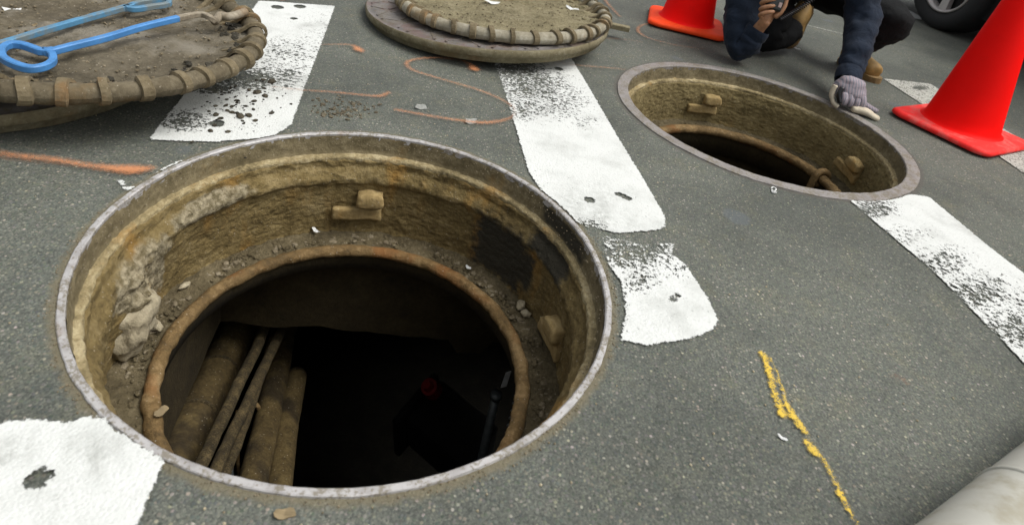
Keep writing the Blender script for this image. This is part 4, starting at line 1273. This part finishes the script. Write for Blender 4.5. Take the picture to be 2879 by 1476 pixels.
link('cuff_opening_shade', tube(smooth_path(slit, 5), .0095, 10), M['cord'], GLV)
pl = skin_mesh([tuple(gp(.004, -.058, -.030)) + (.018, .014), tuple(gp(.044, -.066, -.026)) + (.026, .020), tuple(gp(.074, -.080, -.034)) + (.020, .012), tuple(gp(.098, -.094, -.041)) + (.010, .008)], [(0, 1), (1, 2), (2, 3)], 2, fold=.006)
link('glove_palm', pl, M['cream'], GLV)
for k in range(4):
    a = -.036 + k * .024
    fg = skin_mesh([tuple(gp(a, -.040, .022)) + (.016, .015), tuple(gp(a + .003, -.058, -.004)) + (.016, .015), tuple(gp(a + .008, -.056, -.030)) + (.014, .012)], [(0, 1), (1, 2)], 2)
    link('glove_finger', fg, M['glove'], GLV)
# radio microphone in the hand with its coiled cord
rad = empty('radio_microphone', hp(.014, .060, .020))
tag(rad, 'dark hand microphone held in the bare hand on a coiled cord', 'radio microphone')
rot = Matrix((hx, hy, hf)).transposed()
rad.rotation_euler = (rot @ Matrix.Rotation(-.35, 3, 'Z')).to_euler()
bm = bmesh.new(); box_bm(bm, (0, .008, 0), (.060, .110, .034), bev=.008)
link('microphone_body', bm_mesh(bm, True), M['radio'], rad)
bm = bmesh.new(); box_bm(bm, (.016, -.022, .0185), (.014, .022, .005), bev=.002)
link('talk_button', bm_mesh(bm), M['radiopale'], rad)
bm = bmesh.new()
for k in range(5): box_bm(bm, (-.006, .016 + k * .009, .0165), (.030, .003, .002))
link('speaker_slots', bm_mesh(bm), M['cord'], rad)
c0, c1 = hp(.030, -.022, .020), RY(2322, -30, 2.70)
ax = (c1 - c0)
inv = rad.matrix_basis.copy()
u = ax.normalized().orthogonal().normalized(); v = ax.normalized().cross(u)
pts = []
turns = 24
for k in range(turns * 10 + 1):
    t = k / (turns * 10)
    an = 2 * math.pi * turns * t
    pts.append(c0.lerp(c1, t) + (u * math.cos(an) + v * math.sin(an)) * .0088 + V(0, 0, -.012 * math.sin(math.pi * t)))
mi = Matrix.LocRotScale(rad.location, rad.rotation_euler, None).inverted()
link('coiled_cord', tube([mi @ q for q in pts], .0028, 6), M['cord'], rad)

# ------------------------------------------------------------------ pale pipe in the near corner
def corner_pipe():
    a, b = G(2570, 1476), G(2879, 1240)
    d0 = Vector((b.x - a.x, b.y - a.y, 0)).normalized()
    side = Vector((d0.y, -d0.x, 0))
    r = .070
    view = (a - CAM); view -= d0 * view.dot(d0); view.normalize()
    # the pipe lies on the road, touching the sight plane through its visible edge
    nrm = d0.cross(view); nrm.normalize()
    if nrm.dot(side) < 0: nrm = -nrm
    # centre: z = r, distance r from plane on the side away from the view of the hole
    p0 = a.copy()
    s = (r - nrm.z * r) / nrm.dot(side)
    c = p0 + side * s + Vector((0, 0, r))
    A, B = c - d0 * .9, c + d0 * 1.6
    root = link('white_pipe', tube([A.lerp(B, k / 30) for k in range(31)], r, 48, ns=3, namp=.004), M['pipe'])
    tag(root, 'dirty white pipe lying across the near right corner', 'pipe')
    q = RY(2856, 1385, .75)
    t = (G(2850, 1370, .10) - c).dot(d0)
    for k, tt in enumerate((t, t + .30)):
        v = c + d0 * tt
        link('pipe_joint', tube([v - d0 * .004, v - d0 * .003, v + d0 * .003, v + d0 * .004], [r * .99, r * 1.03, r * 1.03, r * .99], 48), M['pipe'], root)
corner_pipe()

# ------------------------------------------------------------------ parked car, seen only by its wheel
def car():
    wc = G(2612, 78)
    th = 1.7825
    root = empty('parked_car', tuple(wc), (0, 0, th))
    tag(root, 'black car standing behind the worker with a silver spoked wheel', 'car')
    # local frame: +x forward (away from the viewer), +y to the car's left, the wheel's outer face looks to +y
    W = 1.74
    prof = [(-3.55, .22), (-3.62, .55), (-3.50, .90), (-3.0, 1.0), (-2.35, 1.42), (-1.1, 1.45), (-.25, 1.02), (.55, .92), (.88, .70), (.92, .42), (.86, .17), (-3.4, .17)]
    def arch(cx):
        return [(cx + .40 * math.cos(a), .32 + .40 * math.sin(a)) for a in [math.pi * k / 14 for k in range(15)]]
    low = [(-3.45, .17)] + [(x, max(z, .17)) for x, z in arch(-2.62)[::-1]] + [(x, max(z, .17)) for x, z in arch(0)[::-1]] + [(.86, .17)]
    top = prof[:-2][::-1]
    outline = low + top
    n = len(outline)
    bm = bmesh.new()
    rows = []
    for y, ins in ((-.02, .02), (-.06, 0), (-W + .06, 0), (-W + .02, .02)):
        rows.append([bm.verts.new((x * (1 - ins * .3), y - (.10 * max(0, z - .9) / .5 if y > -.5 else -.10 * max(0, z - .9) / .5), z - ins * .3 * (z > .6))) for x, z in outline])
    for a, b in zip(rows, rows[1:]):
        for k in range(n): bm.faces.new((a[k], a[(k + 1) % n], b[(k + 1) % n], b[k]))
    for row in (rows[0], rows[-1]):
        es = [bm.edges.get((row[k], row[(k + 1) % n])) for k in range(n)]
        bmesh.ops.triangle_fill(bm, edges=es, use_beauty=True)
    link('car_body', bm_mesh(bm), M['carpaint'], root)
    bm = bmesh.new()
    box_bm(bm, (-1.3, -W / 2, .26), (4.1, W - .16, .20))
    link('underbody', bm_mesh(bm), M['underbody'], root)
    for s in (0, 1):
        y = -.012 - .07 if s == 0 else -W + .082
        for (x0, x1) in ((-2.2, -1.35), (-1.27, -.50)):
            bm = bmesh.new()
            vs = [bm.verts.new(p) for p in ((x0 - (.18 if x0 < -2 else 0), y + (.055 if s == 0 else -.055), 1.0), (x1 + (.1 if x1 > -.6 else 0), y + (.055 if s == 0 else -.055), 1.02), (x1 - .35 * (x1 > -.6), y, 1.36), (x0 + .05, y, 1.36))]
            f = bm.faces.new(vs)
            bmesh.ops.solidify(bm, geom=[f], thickness=.02)
            link('window', bm_mesh(bm), M['glass'], root)
    rim_p = [(.205, -.10), (.205, .0), (.198, .010), (.190, .004), (.185, -.06)]
    for cx in (0, -2.62):
        for s in (0, 1):
            wl_ = empty('wheel', (cx, -.10 if s == 0 else -W + .10, .32), (math.pi / 2 if s else -math.pi / 2, 0, 0))
            wl_.parent = root
            tp = [(.200, -.11), (.235, -.125), (.290, -.12), (.312, -.10), (.320, -.07), (.320, .05), (.312, .085), (.290, .102), (.262, .106), (.235, .100), (.205, .085), (.200, .07)]
            link('tyre', lathe((0, 0), tp, 72), M['tyre'], wl_)
            link('rim', lathe((0, 0), [(.204, -.11), (.204, .078), (.198, .090), (.188, .082), (.176, .05), (.172, -.02), (.05, -.05), (.001, -.05)], 72), M['alloy'] if False else M['underbody'], wl_)
            link('rim_lip', lathe((0, 0), [(.205, .080), (.203, .094), (.190, .090), (.178, .070), (.174, .04)], 72), M['alloy'], wl_)
            for k in range(5):
                a = 2 * math.pi * k / 5 + .35
                bm = bmesh.new()
                ca, sa = math.cos(a), math.sin(a)
                def q(r, t, z): return (r * ca - t * sa, r * sa + t * ca, z)
                vv = [bm.verts.new(q(*p)) for p in ((.03, -.022, .055), (.03, .022, .055), (.185, .034, .075), (.185, -.034, .075), (.03, -.026, .03), (.03, .026, .03), (.185, .04, .045), (.185, -.04, .045))]
                for f in ((0, 1, 2, 3), (7, 6, 5, 4), (0, 4, 5, 1), (1, 5, 6, 2), (2, 6, 7, 3), (3, 7, 4, 0)): bm.faces.new([vv[i] for i in f])
                link('spoke', bm_mesh(bm), M['alloy'], wl_)
            link('hub', lathe((0, 0), [(.042, .03), (.040, .060), (.030, .068), (.001, .070)], 32), M['alloy'], wl_)
car()
